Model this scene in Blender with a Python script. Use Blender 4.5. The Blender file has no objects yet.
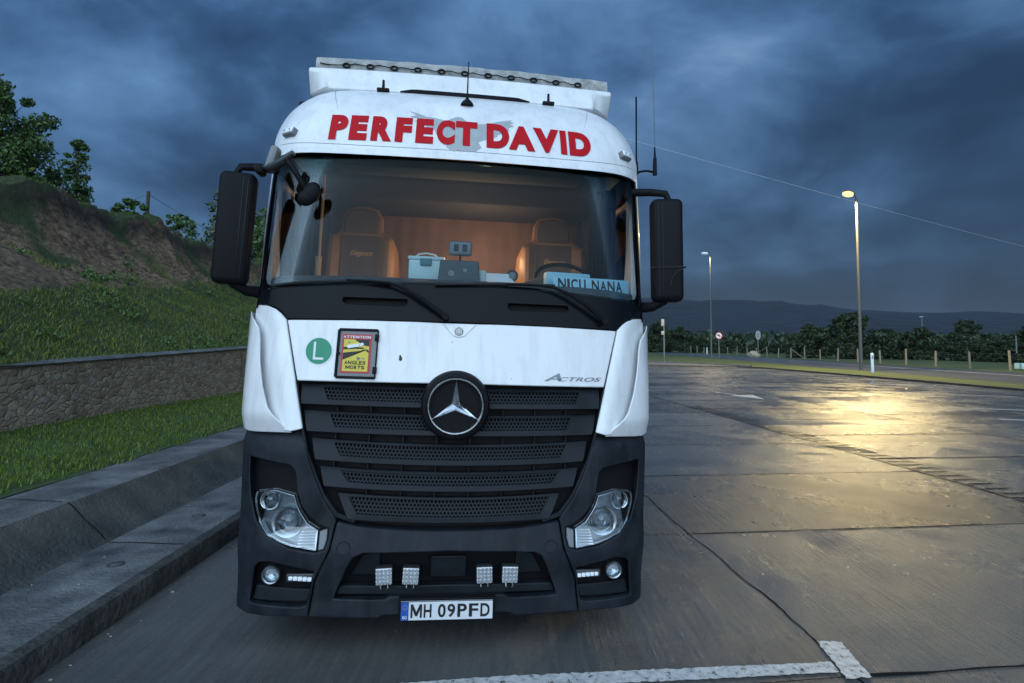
import bpy, bmesh, math, random
import numpy as np
from mathutils import Vector, Matrix, noise
from mathutils.geometry import delaunay_2d_cdt
from mathutils.bvhtree import BVHTree
R = math.radians
PI = math.pi
random.seed(7)
rng = np.random.default_rng(7)
sc = bpy.context.scene
COL = sc.collection

# ------------------------------------------------------------------ camera
cd = bpy.data.cameras.new('camera')
cam = bpy.data.objects.new('camera', cd)
COL.objects.link(cam)
sc.camera = cam
cd.sensor_width = 36.0
cd.lens = 560 / 1024 * 36
cd.shift_x = -0.00053
cd.shift_y = -0.0368
cd.clip_start = 0.05
cd.clip_end = 20000
cam.matrix_world = Matrix.Translation((0, 0, 1.8)) @ Matrix.Rotation(R(94), 4, 'X') @ Matrix.Rotation(R(0.8), 4, 'Z')

# ------------------------------------------------------------------ sky, sun, exposure
W = bpy.data.worlds.new('World')
sc.world = W
W.use_nodes = True
nt = W.node_tree
for n in list(nt.nodes):
    nt.nodes.remove(n)


def N(nt, kind, **kw):
    n = nt.nodes.new(kind)
    for k, v in kw.items():
        if k.startswith('i_'):
            n.inputs[k[2:].replace('_', ' ')].default_value = v
        elif k.startswith('n_'):
            n.inputs[int(k[2:])].default_value = v
        else:
            setattr(n, k, v)
    return n


def ramp(nt, stops, interp='LINEAR'):
    n = nt.nodes.new('ShaderNodeValToRGB')
    n.color_ramp.interpolation = interp
    e = n.color_ramp.elements
    while len(e) < len(stops):
        e.new(0.5)
    for el, (p, c) in zip(e, stops):
        el.position = p
        el.color = (c[0], c[1], c[2], 1) if hasattr(c, '__len__') else (c, c, c, 1)
    return n


L = nt.links.new
wout = N(nt, 'ShaderNodeOutputWorld')
bg = N(nt, 'ShaderNodeBackground', i_Strength=1.0)
L(bg.outputs[0], wout.inputs[0])
tc = N(nt, 'ShaderNodeTexCoord')
sep = N(nt, 'ShaderNodeSeparateXYZ')
L(tc.outputs['Generated'], sep.inputs[0])
# project the view direction onto a cloud deck
zc = N(nt, 'ShaderNodeMath', operation='MAXIMUM', n_1=0.0)
L(sep.outputs[2], zc.inputs[0])
za = N(nt, 'ShaderNodeMath', operation='ADD', n_1=0.22)
L(zc.outputs[0], za.inputs[0])
dx = N(nt, 'ShaderNodeMath', operation='DIVIDE')
dy = N(nt, 'ShaderNodeMath', operation='DIVIDE')
L(sep.outputs[0], dx.inputs[0]); L(za.outputs[0], dx.inputs[1])
L(sep.outputs[1], dy.inputs[0]); L(za.outputs[0], dy.inputs[1])
comb = N(nt, 'ShaderNodeCombineXYZ')
L(dx.outputs[0], comb.inputs[0]); L(dy.outputs[0], comb.inputs[1])
n1 = N(nt, 'ShaderNodeTexNoise', i_Scale=0.55, i_Detail=7.0, i_Roughness=0.52, i_Distortion=0.35)
L(comb.outputs[0], n1.inputs['Vector'])
n2 = N(nt, 'ShaderNodeTexNoise', i_Scale=2.1, i_Detail=8.0, i_Roughness=0.53, i_Distortion=0.25)
mp = N(nt, 'ShaderNodeMapping')
mp.inputs['Location'].default_value = (3.1, 1.7, 0.4)
mp.inputs['Scale'].default_value = (1.2, 1.2, 2.1)
L(tc.outputs['Generated'], mp.inputs[0]); L(mp.outputs[0], n2.inputs['Vector'])
mixn = N(nt, 'ShaderNodeMath', operation='MULTIPLY_ADD', n_1=0.34)
L(n1.outputs[0], mixn.inputs[0])
h2 = N(nt, 'ShaderNodeMath', operation='MULTIPLY', n_1=0.66)
L(n2.outputs[0], h2.inputs[0]); L(h2.outputs[0], mixn.inputs[2])
cr = ramp(nt, [(0.40, (0.009, 0.027, 0.068)), (0.465, (0.018, 0.049, 0.112)), (0.52, (0.036, 0.088, 0.185)), (0.58, (0.064, 0.138, 0.265)), (0.66, (0.15, 0.25, 0.41))])
L(mixn.outputs[0], cr.inputs[0])
# the sky overhead and to the left is paler than the low dark bank ahead
elev = N(nt, 'ShaderNodeMapRange', n_1=0.10, n_2=0.62, n_3=0.78, n_4=1.50)
L(sep.outputs[2], elev.inputs[0])
leftb = N(nt, 'ShaderNodeMapRange', n_1=0.3, n_2=-0.6, n_3=1.0, n_4=1.32)
L(sep.outputs[0], leftb.inputs[0])
mm = N(nt, 'ShaderNodeMath', operation='MULTIPLY')
L(elev.outputs[0], mm.inputs[0]); L(leftb.outputs[0], mm.inputs[1])
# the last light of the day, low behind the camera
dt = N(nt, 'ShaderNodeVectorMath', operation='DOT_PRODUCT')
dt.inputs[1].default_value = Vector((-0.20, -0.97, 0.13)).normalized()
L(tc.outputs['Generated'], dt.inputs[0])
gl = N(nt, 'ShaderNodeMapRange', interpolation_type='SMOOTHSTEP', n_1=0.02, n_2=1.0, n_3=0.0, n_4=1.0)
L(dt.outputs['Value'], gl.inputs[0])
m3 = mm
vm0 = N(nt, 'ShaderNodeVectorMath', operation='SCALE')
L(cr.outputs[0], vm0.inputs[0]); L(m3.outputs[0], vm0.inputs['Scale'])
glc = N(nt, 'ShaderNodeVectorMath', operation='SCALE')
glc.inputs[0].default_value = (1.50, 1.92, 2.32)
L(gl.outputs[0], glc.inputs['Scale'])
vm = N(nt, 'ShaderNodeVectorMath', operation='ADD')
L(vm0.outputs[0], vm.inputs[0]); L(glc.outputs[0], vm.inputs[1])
# a thin share of the clear twilight sky between the clouds
nish = N(nt, 'ShaderNodeTexSky', sky_type='NISHITA')
nish.sun_disc = False
nish.sun_elevation = R(12)
nish.sun_rotation = R(190)
nsc = N(nt, 'ShaderNodeVectorMath', operation='SCALE')
nsc.inputs['Scale'].default_value = 0.006
L(nish.outputs[0], nsc.inputs[0])
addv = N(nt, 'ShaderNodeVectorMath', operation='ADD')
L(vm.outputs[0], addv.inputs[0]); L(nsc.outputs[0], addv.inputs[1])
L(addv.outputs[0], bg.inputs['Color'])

# dusk under full cloud: no sun lamp, the last daylight is the pale band of sky behind the camera
sc.view_settings.view_transform = 'Standard'
sc.view_settings.look = 'None'
sc.view_settings.gamma = 1
sc.view_settings.exposure = 0.16
sc.render.engine = 'CYCLES'
sc.render.resolution_x = 1024
sc.render.resolution_y = 683
sc.cycles.max_bounces = 8
sc.cycles.transparent_max_bounces = 12
sc.cycles.caustics_reflective = False
sc.cycles.caustics_refractive = False
sc.cycles.sample_clamp_indirect = 4.0

# ------------------------------------------------------------------ materials
MATS = {}


def road_film(t, p, c, dirt=(0.30, 0.29, 0.26)):
    """insect marks, chips and thin dirt runs on the cab paint"""
    src = p.inputs['Base Color'].links[0].from_socket
    v = N(t, 'ShaderNodeTexNoise', i_Scale=75.0, i_Detail=2.0, i_Roughness=0.5)
    t.links.new(c.outputs['Object'], v.inputs['Vector'])
    a = N(t, 'ShaderNodeMapRange', n_1=0.735, n_2=0.77)
    t.links.new(v.outputs[0], a.inputs[0])
    mp_ = N(t, 'ShaderNodeMapping')
    mp_.inputs['Scale'].default_value = (9, 9, 0.9)
    t.links.new(c.outputs['Object'], mp_.inputs[0])
    d = N(t, 'ShaderNodeTexNoise', i_Scale=1.6, i_Detail=7.0, i_Roughness=0.7)
    t.links.new(mp_.outputs[0], d.inputs['Vector'])
    b = N(t, 'ShaderNodeMapRange', n_1=0.47, n_2=0.80, n_3=0.0, n_4=0.34)
    t.links.new(d.outputs[0], b.inputs[0])
    mx = N(t, 'ShaderNodeMath', operation='MAXIMUM')
    t.links.new(a.outputs[0], mx.inputs[0]); t.links.new(b.outputs[0], mx.inputs[1])
    m = N(t, 'ShaderNodeMix', data_type='RGBA')
    t.links.new(mx.outputs[0], m.inputs['Factor'])
    t.links.new(src, m.inputs['A'])
    m.inputs['B'].default_value = (*dirt, 1)
    t.links.new(m.outputs['Result'], p.inputs['Base Color'])




def mat(name, col, rough=0.5, metal=0.0, var=0.0, scale=3.0, bump=0.0, bscale=60.0, coat=0.0, emit=None, estr=1.0,
        rvar=0.0, spec=0.5, trans=0.0, detail=4.0, dist=0.002):
    m = bpy.data.materials.new(name)
    m.use_nodes = True
    t = m.node_tree
    p = t.nodes['Principled BSDF']
    p.inputs['Base Color'].default_value = (*col, 1)
    p.inputs['Roughness'].default_value = rough
    p.inputs['Metallic'].default_value = metal
    p.inputs['Specular IOR Level'].default_value = spec
    p.inputs['Coat Weight'].default_value = coat
    p.inputs['Coat Roughness'].default_value = 0.08
    if emit:
        p.inputs['Emission Color'].default_value = (*emit, 1)
        p.inputs['Emission Strength'].default_value = estr
    c = N(t, 'ShaderNodeTexCoord')
    if var > 0 or rvar > 0:
        no = N(t, 'ShaderNodeTexNoise', i_Scale=scale, i_Detail=detail, i_Roughness=0.6)
        t.links.new(c.outputs['Object'], no.inputs['Vector'])
        if var > 0:
            r = ramp(t, [(0.3, tuple(x * (1 - var) for x in col)), (0.7, tuple(min(1, x * (1 + var)) for x in col))])
            t.links.new(no.outputs[0], r.inputs[0])
            t.links.new(r.outputs[0], p.inputs['Base Color'])
        if rvar > 0:
            mr = N(t, 'ShaderNodeMapRange', n_1=0.3, n_2=0.7, n_3=max(0, rough - rvar), n_4=rough + rvar)
            t.links.new(no.outputs[0], mr.inputs[0])
            t.links.new(mr.outputs[0], p.inputs['Roughness'])
    if bump > 0:
        nb = N(t, 'ShaderNodeTexNoise', i_Scale=bscale, i_Detail=3.0)
        t.links.new(c.outputs['Object'], nb.inputs['Vector'])
        b = N(t, 'ShaderNodeBump', i_Strength=bump, i_Distance=dist)
        t.links.new(nb.outputs[0], b.inputs['Height'])
        t.links.new(b.outputs[0], p.inputs['Normal'])
    if name.startswith('white_') and 'paint' in name:
        road_film(t, p, c)
    if name == 'dark_plastic':
        road_film(t, p, c, (0.060, 0.056, 0.050))
    MATS[name] = m
    return m


mat('white_paint', (0.80, 0.81, 0.82), 0.32, coat=0.35, var=0.05, scale=2.2, rvar=0.06)
mat('white_roof_paint', (0.77, 0.79, 0.81), 0.36, coat=0.2, var=0.07, scale=3.5, rvar=0.08)
mat('dark_plastic', (0.013, 0.017, 0.023), 0.45, var=0.5, scale=5, bump=0.15, bscale=300, rvar=0.10, dist=0.001, spec=0.18)
mat('grille_plastic', (0.011, 0.014, 0.018), 0.45, var=0.35, scale=7, rvar=0.08, spec=0.2)
mat('black_plastic', (0.009, 0.009, 0.011), 0.5, var=0.1, spec=0.10)
mat('black_gloss', (0.006, 0.007, 0.009), 0.16, spec=0.10, rvar=0.04)
mat('black_void', (0.004, 0.004, 0.005), 0.9)
mat('rubber', (0.015, 0.015, 0.016), 0.75, bump=0.3, bscale=80)
mat('chrome', (0.75, 0.77, 0.80), 0.12, 1.0)
mat('badge_chrome', (0.16, 0.17, 0.19), 0.25, 0.7)
mat('lamp_bed', (0.30, 0.32, 0.35), 0.32, 0.6)
mat('brushed', (0.5, 0.5, 0.5), 0.35, 1.0)
mat('dull_zinc', (0.09, 0.095, 0.10), 0.6, 0.3, var=0.12, scale=8, spec=0.3)
mat('galvanised', (0.15, 0.16, 0.17), 0.5, 0.6, var=0.12, scale=8)
mat('red_letter', (0.46, 0.006, 0.012), 0.5, spec=0.15, var=0.06, scale=9)
mat('grey_decal', (0.36, 0.39, 0.41), 0.45, var=0.1, scale=20)
mat('green_sticker', (0.01, 0.24, 0.13), 0.4, var=0.1, scale=30)
mat('white_sticker', (0.72, 0.76, 0.76), 0.4, var=0.04, scale=12)
mat('red_sticker', (0.42, 0.02, 0.03), 0.4)
mat('yellow_sticker', (0.62, 0.50, 0.04), 0.4, var=0.06, scale=30)
mat('black_print', (0.008, 0.008, 0.009), 0.5)
mat('grey_plate', (0.17, 0.18, 0.19), 0.4)
mat('plate_white', (0.68, 0.70, 0.72), 0.38, var=0.06, scale=15)
mat('plate_blue', (0.02, 0.09, 0.36), 0.4)
mat('lamp_silver', (0.55, 0.60, 0.64), 0.22, 0.9)
mat('lamp_dark', (0.05, 0.055, 0.06), 0.35, 0.3)
mat('led_white', (0.86, 0.90, 0.94), 0.25)
mat('tarp_grey', (0.34, 0.35, 0.34), 0.75, var=0.35, scale=14, bump=0.8, bscale=18, dist=0.02)
mat('spoiler_side', (0.60, 0.58, 0.52), 0.45, var=0.08)
mat('dash', (0.055, 0.065, 0.07), 0.6, var=0.1)
mat('seat_leather', (0.30, 0.155, 0.07), 0.42, var=0.1, scale=6, bump=0.2, bscale=90)
mat('seat_panel', (0.12, 0.075, 0.052), 0.6, var=0.1, scale=8)
mat('thread', (0.85, 0.42, 0.12), 0.5)
mat('curtain', (0.23, 0.145, 0.115), 0.9, var=0.18, scale=3)
mat('dark_cloth', (0.010, 0.010, 0.012), 0.95, spec=0.05)
mat('interior_dark', (0.035, 0.035, 0.037), 0.85)
mat('interior_grey', (0.05, 0.05, 0.055), 0.85)
mat('cool_white', (0.62, 0.72, 0.72), 0.5)
mat('teal', (0.08, 0.2, 0.22), 0.5)
mat('paper', (0.75, 0.78, 0.80), 0.7)
mat('pale_blue', (0.34, 0.56, 0.66), 0.5, var=0.08, scale=20)
mat('wood_strip', (0.40, 0.20, 0.09), 0.5)
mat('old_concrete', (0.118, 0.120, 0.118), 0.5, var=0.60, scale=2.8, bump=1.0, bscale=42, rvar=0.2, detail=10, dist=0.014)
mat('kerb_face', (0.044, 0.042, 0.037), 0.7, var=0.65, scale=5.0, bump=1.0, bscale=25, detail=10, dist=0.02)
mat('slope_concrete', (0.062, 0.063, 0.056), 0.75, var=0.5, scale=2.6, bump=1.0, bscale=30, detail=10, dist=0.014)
mat('joint_tar', (0.010, 0.010, 0.011), 0.9, spec=0.1)
mat('asphalt', (0.050, 0.056, 0.064), 0.5, var=0.15, scale=0.4, bump=0.4, bscale=60)
mat('blade', (0.05, 0.105, 0.022), 0.6)
mat('bank_blade', (0.050, 0.098, 0.022), 0.6)
mat('turf', (0.035, 0.065, 0.018), 0.9, var=0.4, scale=1.2, detail=8, bump=1.0, bscale=12, dist=0.03)
mat('verge', (0.060, 0.082, 0.020), 0.9, var=0.35, scale=0.6, detail=8, bump=1.0, bscale=8, dist=0.04)
mat('field', (0.030, 0.050, 0.020), 0.95, var=0.4, scale=0.03, detail=8)
mat('hill', (0.005, 0.011, 0.016), 0.95, var=0.5, scale=0.004, detail=10, bump=1.0, bscale=0.02, dist=20)
mat('bark', (0.05, 0.04, 0.03), 0.9, var=0.3, scale=6)
mat('post_wood', (0.19, 0.17, 0.125), 0.85, var=0.25, scale=5)
mat('wire', (0.15, 0.15, 0.15), 0.5, 0.5)
mat('bare_wire', (0.8, 0.8, 0.8), 0.4)
mat('boulder', (0.33, 0.29, 0.22), 0.9, var=0.3, scale=2, bump=1, bscale=4, dist=0.1)
mat('red_ring', (0.5, 0.03, 0.03), 0.5)
mat('sign_grey', (0.30, 0.31, 0.31), 0.5)
mat('amber', (0.7, 0.25, 0.02), 0.3)


def leafmat(name, c1, c2):
    m = bpy.data.materials.new(name)
    m.use_nodes = True
    t = m.node_tree
    p = t.nodes['Principled BSDF']
    p.inputs['Roughness'].default_value = 0.55
    g = N(t, 'ShaderNodeNewGeometry')
    r = ramp(t, [(0.0, c1), (1.0, c2)])
    t.links.new(g.outputs['Random Per Island'], r.inputs[0])
    t.links.new(r.outputs[0], p.inputs['Base Color'])
    MATS[name] = m


leafmat('leaf', (0.026, 0.062, 0.014), (0.095, 0.175, 0.040))
leafmat('leaf_far', (0.010, 0.022, 0.008), (0.034, 0.058, 0.016))
leafmat('leaf_pale', (0.040, 0.062, 0.028), (0.085, 0.12, 0.05))
leafmat('blade', (0.040, 0.078, 0.004), (0.150, 0.220, 0.014))
leafmat('bank_blade', (0.038, 0.070, 0.005), (0.165, 0.205, 0.020))


def glass_mat(name, tint, refl=1.0, top=None):
    m = bpy.data.materials.new(name)
    m.use_nodes = True
    t = m.node_tree
    t.nodes.remove(t.nodes['Principled BSDF'])
    o = t.nodes['Material Output']
    tr = N(t, 'ShaderNodeBsdfTransparent')
    tr.inputs[0].default_value = (*tint, 1)
    gl = N(t, 'ShaderNodeBsdfGlossy', i_Roughness=0.03)
    gl.inputs[0].default_value = (1, 1, 1, 1)
    fr = N(t, 'ShaderNodeFresnel', i_IOR=1.5)
    mu = N(t, 'ShaderNodeMath', operation='MULTIPLY', n_1=refl)
    mx = N(t, 'ShaderNodeMixShader')
    t.links.new(fr.outputs[0], mu.inputs[0])
    t.links.new(mu.outputs[0], mx.inputs[0])
    t.links.new(tr.outputs[0], mx.inputs[1])
    t.links.new(gl.outputs[0], mx.inputs[2])
    t.links.new(mx.outputs[0], o.inputs[0])
    if top:
        c = N(t, 'ShaderNodeTexCoord')
        s = N(t, 'ShaderNodeSeparateXYZ')
        t.links.new(c.outputs['Object'], s.inputs[0])
        r = ramp(t, [(0.0, tint), (1.0, top)])
        mr = N(t, 'ShaderNodeMapRange', n_1=2.86, n_2=3.06)
        t.links.new(s.outputs[2], mr.inputs[0])
        t.links.new(mr.outputs[0], r.inputs[0])
        t.links.new(r.outputs[0], tr.inputs[0])
    MATS[name] = m


glass_mat('windscreen_glass', (0.80, 0.87, 0.89), 0.15, (0.16, 0.34, 0.36))
glass_mat('side_glass', (0.40, 0.46, 0.48), 1.0)
glass_mat('lens_glass', (0.90, 0.93, 0.95), 1.4)


def concrete_lot():
    m = bpy.data.materials.new('wet_concrete')
    m.use_nodes = True
    t = m.node_tree
    lk = t.links.new
    p = t.nodes['Principled BSDF']
    c = N(t, 'ShaderNodeTexCoord')
    # slab frame: skewed like the bays
    s = N(t, 'ShaderNodeSeparateXYZ')
    lk(c.outputs['Object'], s.inputs[0])
    u = N(t, 'ShaderNodeMath', operation='MULTIPLY_ADD', n_1=0.09)
    lk(s.outputs[1], u.inputs[0]); lk(s.outputs[0], u.inputs[2])
    v = N(t, 'ShaderNodeMath', operation='MULTIPLY_ADD', n_1=-0.13)
    lk(s.outputs[0], v.inputs[0]); lk(s.outputs[1], v.inputs[2])

    def cell(src, off, size):
        a = N(t, 'ShaderNodeMath', operation='SUBTRACT', n_1=off)
        b = N(t, 'ShaderNodeMath', operation='DIVIDE', n_1=size)
        f = N(t, 'ShaderNodeMath', operation='FLOOR')
        lk(src.outputs[0], a.inputs[0]); lk(a.outputs[0], b.inputs[0]); lk(b.outputs[0], f.inputs[0])
        return f
    cu = cell(u, 2.22, 4.5)
    cv = cell(v, 2.95, 2.32)
    cc = N(t, 'ShaderNodeCombineXYZ')
    lk(cu.outputs[0], cc.inputs[0]); lk(cv.outputs[0], cc.inputs[1])
    ph = N(t, 'ShaderNodeMath', operation='MULTIPLY_ADD', n_1=2.7)
    ph2 = N(t, 'ShaderNodeMath', operation='MULTIPLY', n_1=1.3)
    lk(cu.outputs[0], ph2.inputs[0]); lk(cv.outputs[0], ph.inputs[0]); lk(ph2.outputs[0], ph.inputs[2])
    cs_ = N(t, 'ShaderNodeMath', operation='COSINE')
    lk(ph.outputs[0], cs_.inputs[0])
    slabv = N(t, 'ShaderNodeMath', operation='MULTIPLY_ADD', n_1=-0.5, n_2=0.5)
    lk(cs_.outputs[0], slabv.inputs[0])
    wn = N(t, 'ShaderNodeTexWhiteNoise', noise_dimensions='2D')
    lk(cc.outputs[0], wn.inputs['Vector'])
    no = N(t, 'ShaderNodeTexNoise', i_Scale=0.55, i_Detail=9.0, i_Roughness=0.62)
    lk(c.outputs['Object'], no.inputs['Vector'])
    fine = N(t, 'ShaderNodeTexNoise', i_Scale=44.0, i_Detail=6.0, i_Roughness=0.8)
    lk(c.outputs['Object'], fine.inputs['Vector'])
    # broom strokes run along the bays
    mpp = N(t, 'ShaderNodeMapping')
    mpp.inputs['Rotation'].default_value = (0, 0, R(-20))
    mpp.inputs['Scale'].default_value = (26, 1.6, 1)
    lk(c.outputs['Object'], mpp.inputs[0])
    br = N(t, 'ShaderNodeTexNoise', i_Scale=1.0, i_Detail=4.0, i_Roughness=0.6)
    lk(mpp.outputs[0], br.inputs['Vector'])
    a1 = N(t, 'ShaderNodeMath', operation='MULTIPLY_ADD', n_1=0.50)
    lk(wn.outputs['Value'], a1.inputs[0]); lk(no.outputs[0], a1.inputs[2])
    a2 = N(t, 'ShaderNodeMath', operation='MULTIPLY_ADD', n_1=0.42)
    lk(fine.outputs[0], a2.inputs[0]); lk(a1.outputs[0], a2.inputs[2])
    r = ramp(t, [(0.42, (0.018, 0.019, 0.020)), (0.68, (0.052, 0.053, 0.053)), (1.06, (0.120, 0.118, 0.112))])
    a3 = N(t, 'ShaderNodeMath', operation='MULTIPLY_ADD', n_1=0.40)
    brc = N(t, 'ShaderNodeMath', operation='SUBTRACT', n_1=0.5)
    lk(br.outputs[0], brc.inputs[0]); lk(brc.outputs[0], a3.inputs[0]); lk(a2.outputs[0], a3.inputs[2])
    lk(a3.outputs[0], r.inputs[0])
    lk(r.outputs[0], p.inputs['Base Color'])
    wet = N(t, 'ShaderNodeTexNoise', i_Scale=0.8, i_Detail=9.0, i_Roughness=0.6)
    mp2 = N(t, 'ShaderNodeMapping')
    mp2.inputs['Location'].default_value = (7.3, 2.1, 0)
    lk(c.outputs['Object'], mp2.inputs[0]); lk(mp2.outputs[0], wet.inputs['Vector'])
    rr = N(t, 'ShaderNodeMapRange', n_1=0.36, n_2=0.64, n_3=0.02, n_4=0.24)
    lk(wet.outputs[0], rr.inputs[0])
    st = N(t, 'ShaderNodeMath', operation='MULTIPLY_ADD', n_1=0.12)
    lk(br.outputs[0], st.inputs[0]); lk(rr.outputs[0], st.inputs[2])
    sl = N(t, 'ShaderNodeMath', operation='MULTIPLY_ADD', n_1=0.11)
    lk(slabv.outputs[0], sl.inputs[0]); lk(st.outputs[0], sl.inputs[2])
    lk(sl.outputs[0], p.inputs['Roughness'])
    p.inputs['Specular IOR Level'].default_value = 0.55
    hb = N(t, 'ShaderNodeMath', operation='MULTIPLY_ADD', n_1=2.4)
    lk(br.outputs[0], hb.inputs[0]); lk(fine.outputs[0], hb.inputs[2])
    grit = N(t, 'ShaderNodeTexNoise', i_Scale=150.0, i_Detail=2.0, i_Roughness=0.6)
    lk(c.outputs['Object'], grit.inputs['Vector'])
    hg = N(t, 'ShaderNodeMath', operation='MULTIPLY_ADD', n_1=0.75)
    lk(grit.outputs[0], hg.inputs[0]); lk(hb.outputs[0], hg.inputs[2])
    b = N(t, 'ShaderNodeBump', i_Strength=1.0, i_Distance=0.0040)
    lk(hg.outputs[0], b.inputs['Height'])
    lk(b.outputs[0], p.inputs['Normal'])
    MATS['wet_concrete'] = m


concrete_lot()


def paint_mat():
    m = bpy.data.materials.new('road_paint')
    m.use_nodes = True
    t = m.node_tree
    lk = t.links.new
    p = t.nodes['Principled BSDF']
    p.inputs['Roughness'].default_value = 0.45
    c = N(t, 'ShaderNodeTexCoord')
    no = N(t, 'ShaderNodeTexNoise', i_Scale=26.0, i_Detail=9.0, i_Roughness=0.8)
    lk(c.outputs['Object'], no.inputs['Vector'])
    r = ramp(t, [(0.35, (0.30, 0.30, 0.29)), (0.6, (0.66, 0.66, 0.64))])
    lk(no.outputs[0], r.inputs[0])
    lk(r.outputs[0], p.inputs['Base Color'])
    a = N(t, 'ShaderNodeMapRange', n_1=0.405, n_2=0.425)
    lk(no.outputs[0], a.inputs[0])
    lk(a.outputs[0], p.inputs['Alpha'])
    b = N(t, 'ShaderNodeBump', i_Strength=0.6, i_Distance=0.003)
    lk(no.outputs[0], b.inputs['Height']); lk(b.outputs[0], p.inputs['Normal'])
    MATS['road_paint'] = m


paint_mat()


def stone_mat():
    m = bpy.data.materials.new('rubble_stone')
    m.use_nodes = True
    t = m.node_tree
    lk = t.links.new
    p = t.nodes['Principled BSDF']
    p.inputs['Roughness'].default_value = 0.85
    c = N(t, 'ShaderNodeTexCoord')
    mp_ = N(t, 'ShaderNodeMapping')
    mp_.inputs['Scale'].default_value = (1, 1, 1.35)
    lk(c.outputs['Object'], mp_.inputs[0])
    dn = N(t, 'ShaderNodeTexNoise', i_Scale=5.0, i_Detail=2.0)
    lk(mp_.outputs[0], dn.inputs['Vector'])
    ad = N(t, 'ShaderNodeVectorMath', operation='MULTIPLY_ADD')
    ad.inputs[1].default_value = (0.14, 0.14, 0.14)
    lk(dn.outputs['Color'], ad.inputs[0]); lk(mp_.outputs[0], ad.inputs[2])
    vo = N(t, 'ShaderNodeTexVoronoi', i_Scale=7.5, i_Randomness=1.0)
    ve = N(t, 'ShaderNodeTexVoronoi', feature='DISTANCE_TO_EDGE', i_Scale=7.5, i_Randomness=1.0)
    lk(ad.outputs[0], vo.inputs['Vector']); lk(ad.outputs[0], ve.inputs['Vector'])
    bw = N(t, 'ShaderNodeSeparateColor')
    lk(vo.outputs['Color'], bw.inputs[0])
    r = ramp(t, [(0.0, (0.17, 0.14, 0.10)), (0.35, (0.25, 0.21, 0.155)), (0.7, (0.31, 0.265, 0.195)), (1.0, (0.24, 0.225, 0.20))])
    lk(bw.outputs[0], r.inputs[0])
    fn = N(t, 'ShaderNodeTexNoise', i_Scale=30.0, i_Detail=5.0)
    lk(c.outputs['Object'], fn.inputs['Vector'])
    mo = ramp(t, [(0.0, (0.17, 0.155, 0.135)), (0.07, (0.17, 0.155, 0.135)), (0.12, (1, 1, 1))])
    ms = N(t, 'ShaderNodeMapRange', n_1=0.02, n_2=0.06)
    lk(ve.outputs['Distance'], ms.inputs[0])
    mx = N(t, 'ShaderNodeMix', data_type='RGBA')
    lk(ms.outputs[0], mx.inputs['Factor'])
    mx.inputs['A'].default_value = (0.20, 0.18, 0.15, 1)
    lk(r.outputs[0], mx.inputs['B'])
    m2 = N(t, 'ShaderNodeMix', data_type='RGBA', blend_type='MULTIPLY')
    m2.inputs['Factor'].default_value = 0.7
    fr = ramp(t, [(0.3, (0.45, 0.45, 0.45)), (0.7, (1.2, 1.2, 1.2))])
    lk(fn.outputs[0], fr.inputs[0])
    lk(mx.outputs['Result'], m2.inputs['A']); lk(fr.outputs[0], m2.inputs['B'])
    lk(m2.outputs['Result'], p.inputs['Base Color'])
    hm = N(t, 'ShaderNodeMapRange', n_1=0.0, n_2=0.18)
    lk(ve.outputs['Distance'], hm.inputs[0])
    ha = N(t, 'ShaderNodeMath', operation='MULTIPLY_ADD', n_1=0.35)
    lk(fn.outputs[0], ha.inputs[0]); lk(hm.outputs[0], ha.inputs[2])
    b = N(t, 'ShaderNodeBump', i_Strength=0.7, i_Distance=0.018)
    lk(ha.outputs[0], b.inputs['Height']); lk(b.outputs[0], p.inputs['Normal'])
    MATS['rubble_stone'] = m


stone_mat()


def bank_mat():
    m = bpy.data.materials.new('bank_soil')
    m.use_nodes = True
    t = m.node_tree
    lk = t.links.new
    p = t.nodes['Principled BSDF']
    p.inputs['Roughness'].default_value = 0.95
    c = N(t, 'ShaderNodeTexCoord')
    at = N(t, 'ShaderNodeAttribute', attribute_name='grassy')
    big = N(t, 'ShaderNodeTexNoise', i_Scale=0.5, i_Detail=9.0, i_Roughness=0.65)
    lk(c.outputs['Object'], big.inputs['Vector'])
    fi = N(t, 'ShaderNodeTexNoise', i_Scale=7.0, i_Detail=8.0, i_Roughness=0.7)
    lk(c.outputs['Object'], fi.inputs['Vector'])
    soil = ramp(t, [(0.34, (0.030, 0.019, 0.011)), (0.47, (0.115, 0.076, 0.045)), (0.64, (0.27, 0.19, 0.12))])
    lk(fi.outputs[0], soil.inputs[0])
    gr = ramp(t, [(0.3, (0.018, 0.034, 0.010)), (0.7, (0.045, 0.075, 0.020))])
    lk(fi.outputs[0], gr.inputs[0])
    s = N(t, 'ShaderNodeMath', operation='MULTIPLY_ADD', n_1=1.6)
    lk(big.outputs[0], s.inputs[0]); lk(at.outputs['Fac'], s.inputs[2])
    st = N(t, 'ShaderNodeMapRange', n_1=1.22, n_2=1.42)
    lk(s.outputs[0], st.inputs[0])
    mx = N(t, 'ShaderNodeMix', data_type='RGBA')
    lk(st.outputs[0], mx.inputs['Factor'])
    lk(soil.outputs[0], mx.inputs['A']); lk(gr.outputs[0], mx.inputs['B'])
    ah = N(t, 'ShaderNodeAttribute', attribute_name='undercut_shade')
    mh = N(t, 'ShaderNodeMix', data_type='RGBA')
    lk(ah.outputs['Fac'], mh.inputs['Factor'])
    lk(mx.outputs['Result'], mh.inputs['A'])
    mh.inputs['B'].default_value = (0.018, 0.013, 0.009, 1)  # shade under the crest, painted into the soil colour
    lk(mh.outputs['Result'], p.inputs['Base Color'])
    b = N(t, 'ShaderNodeBump', i_Strength=1.0, i_Distance=0.12)
    lk(fi.outputs[0], b.inputs['Height']); lk(b.outputs[0], p.inputs['Normal'])
    MATS['bank_soil'] = m


bank_mat()

# ------------------------------------------------------------------ helpers


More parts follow.
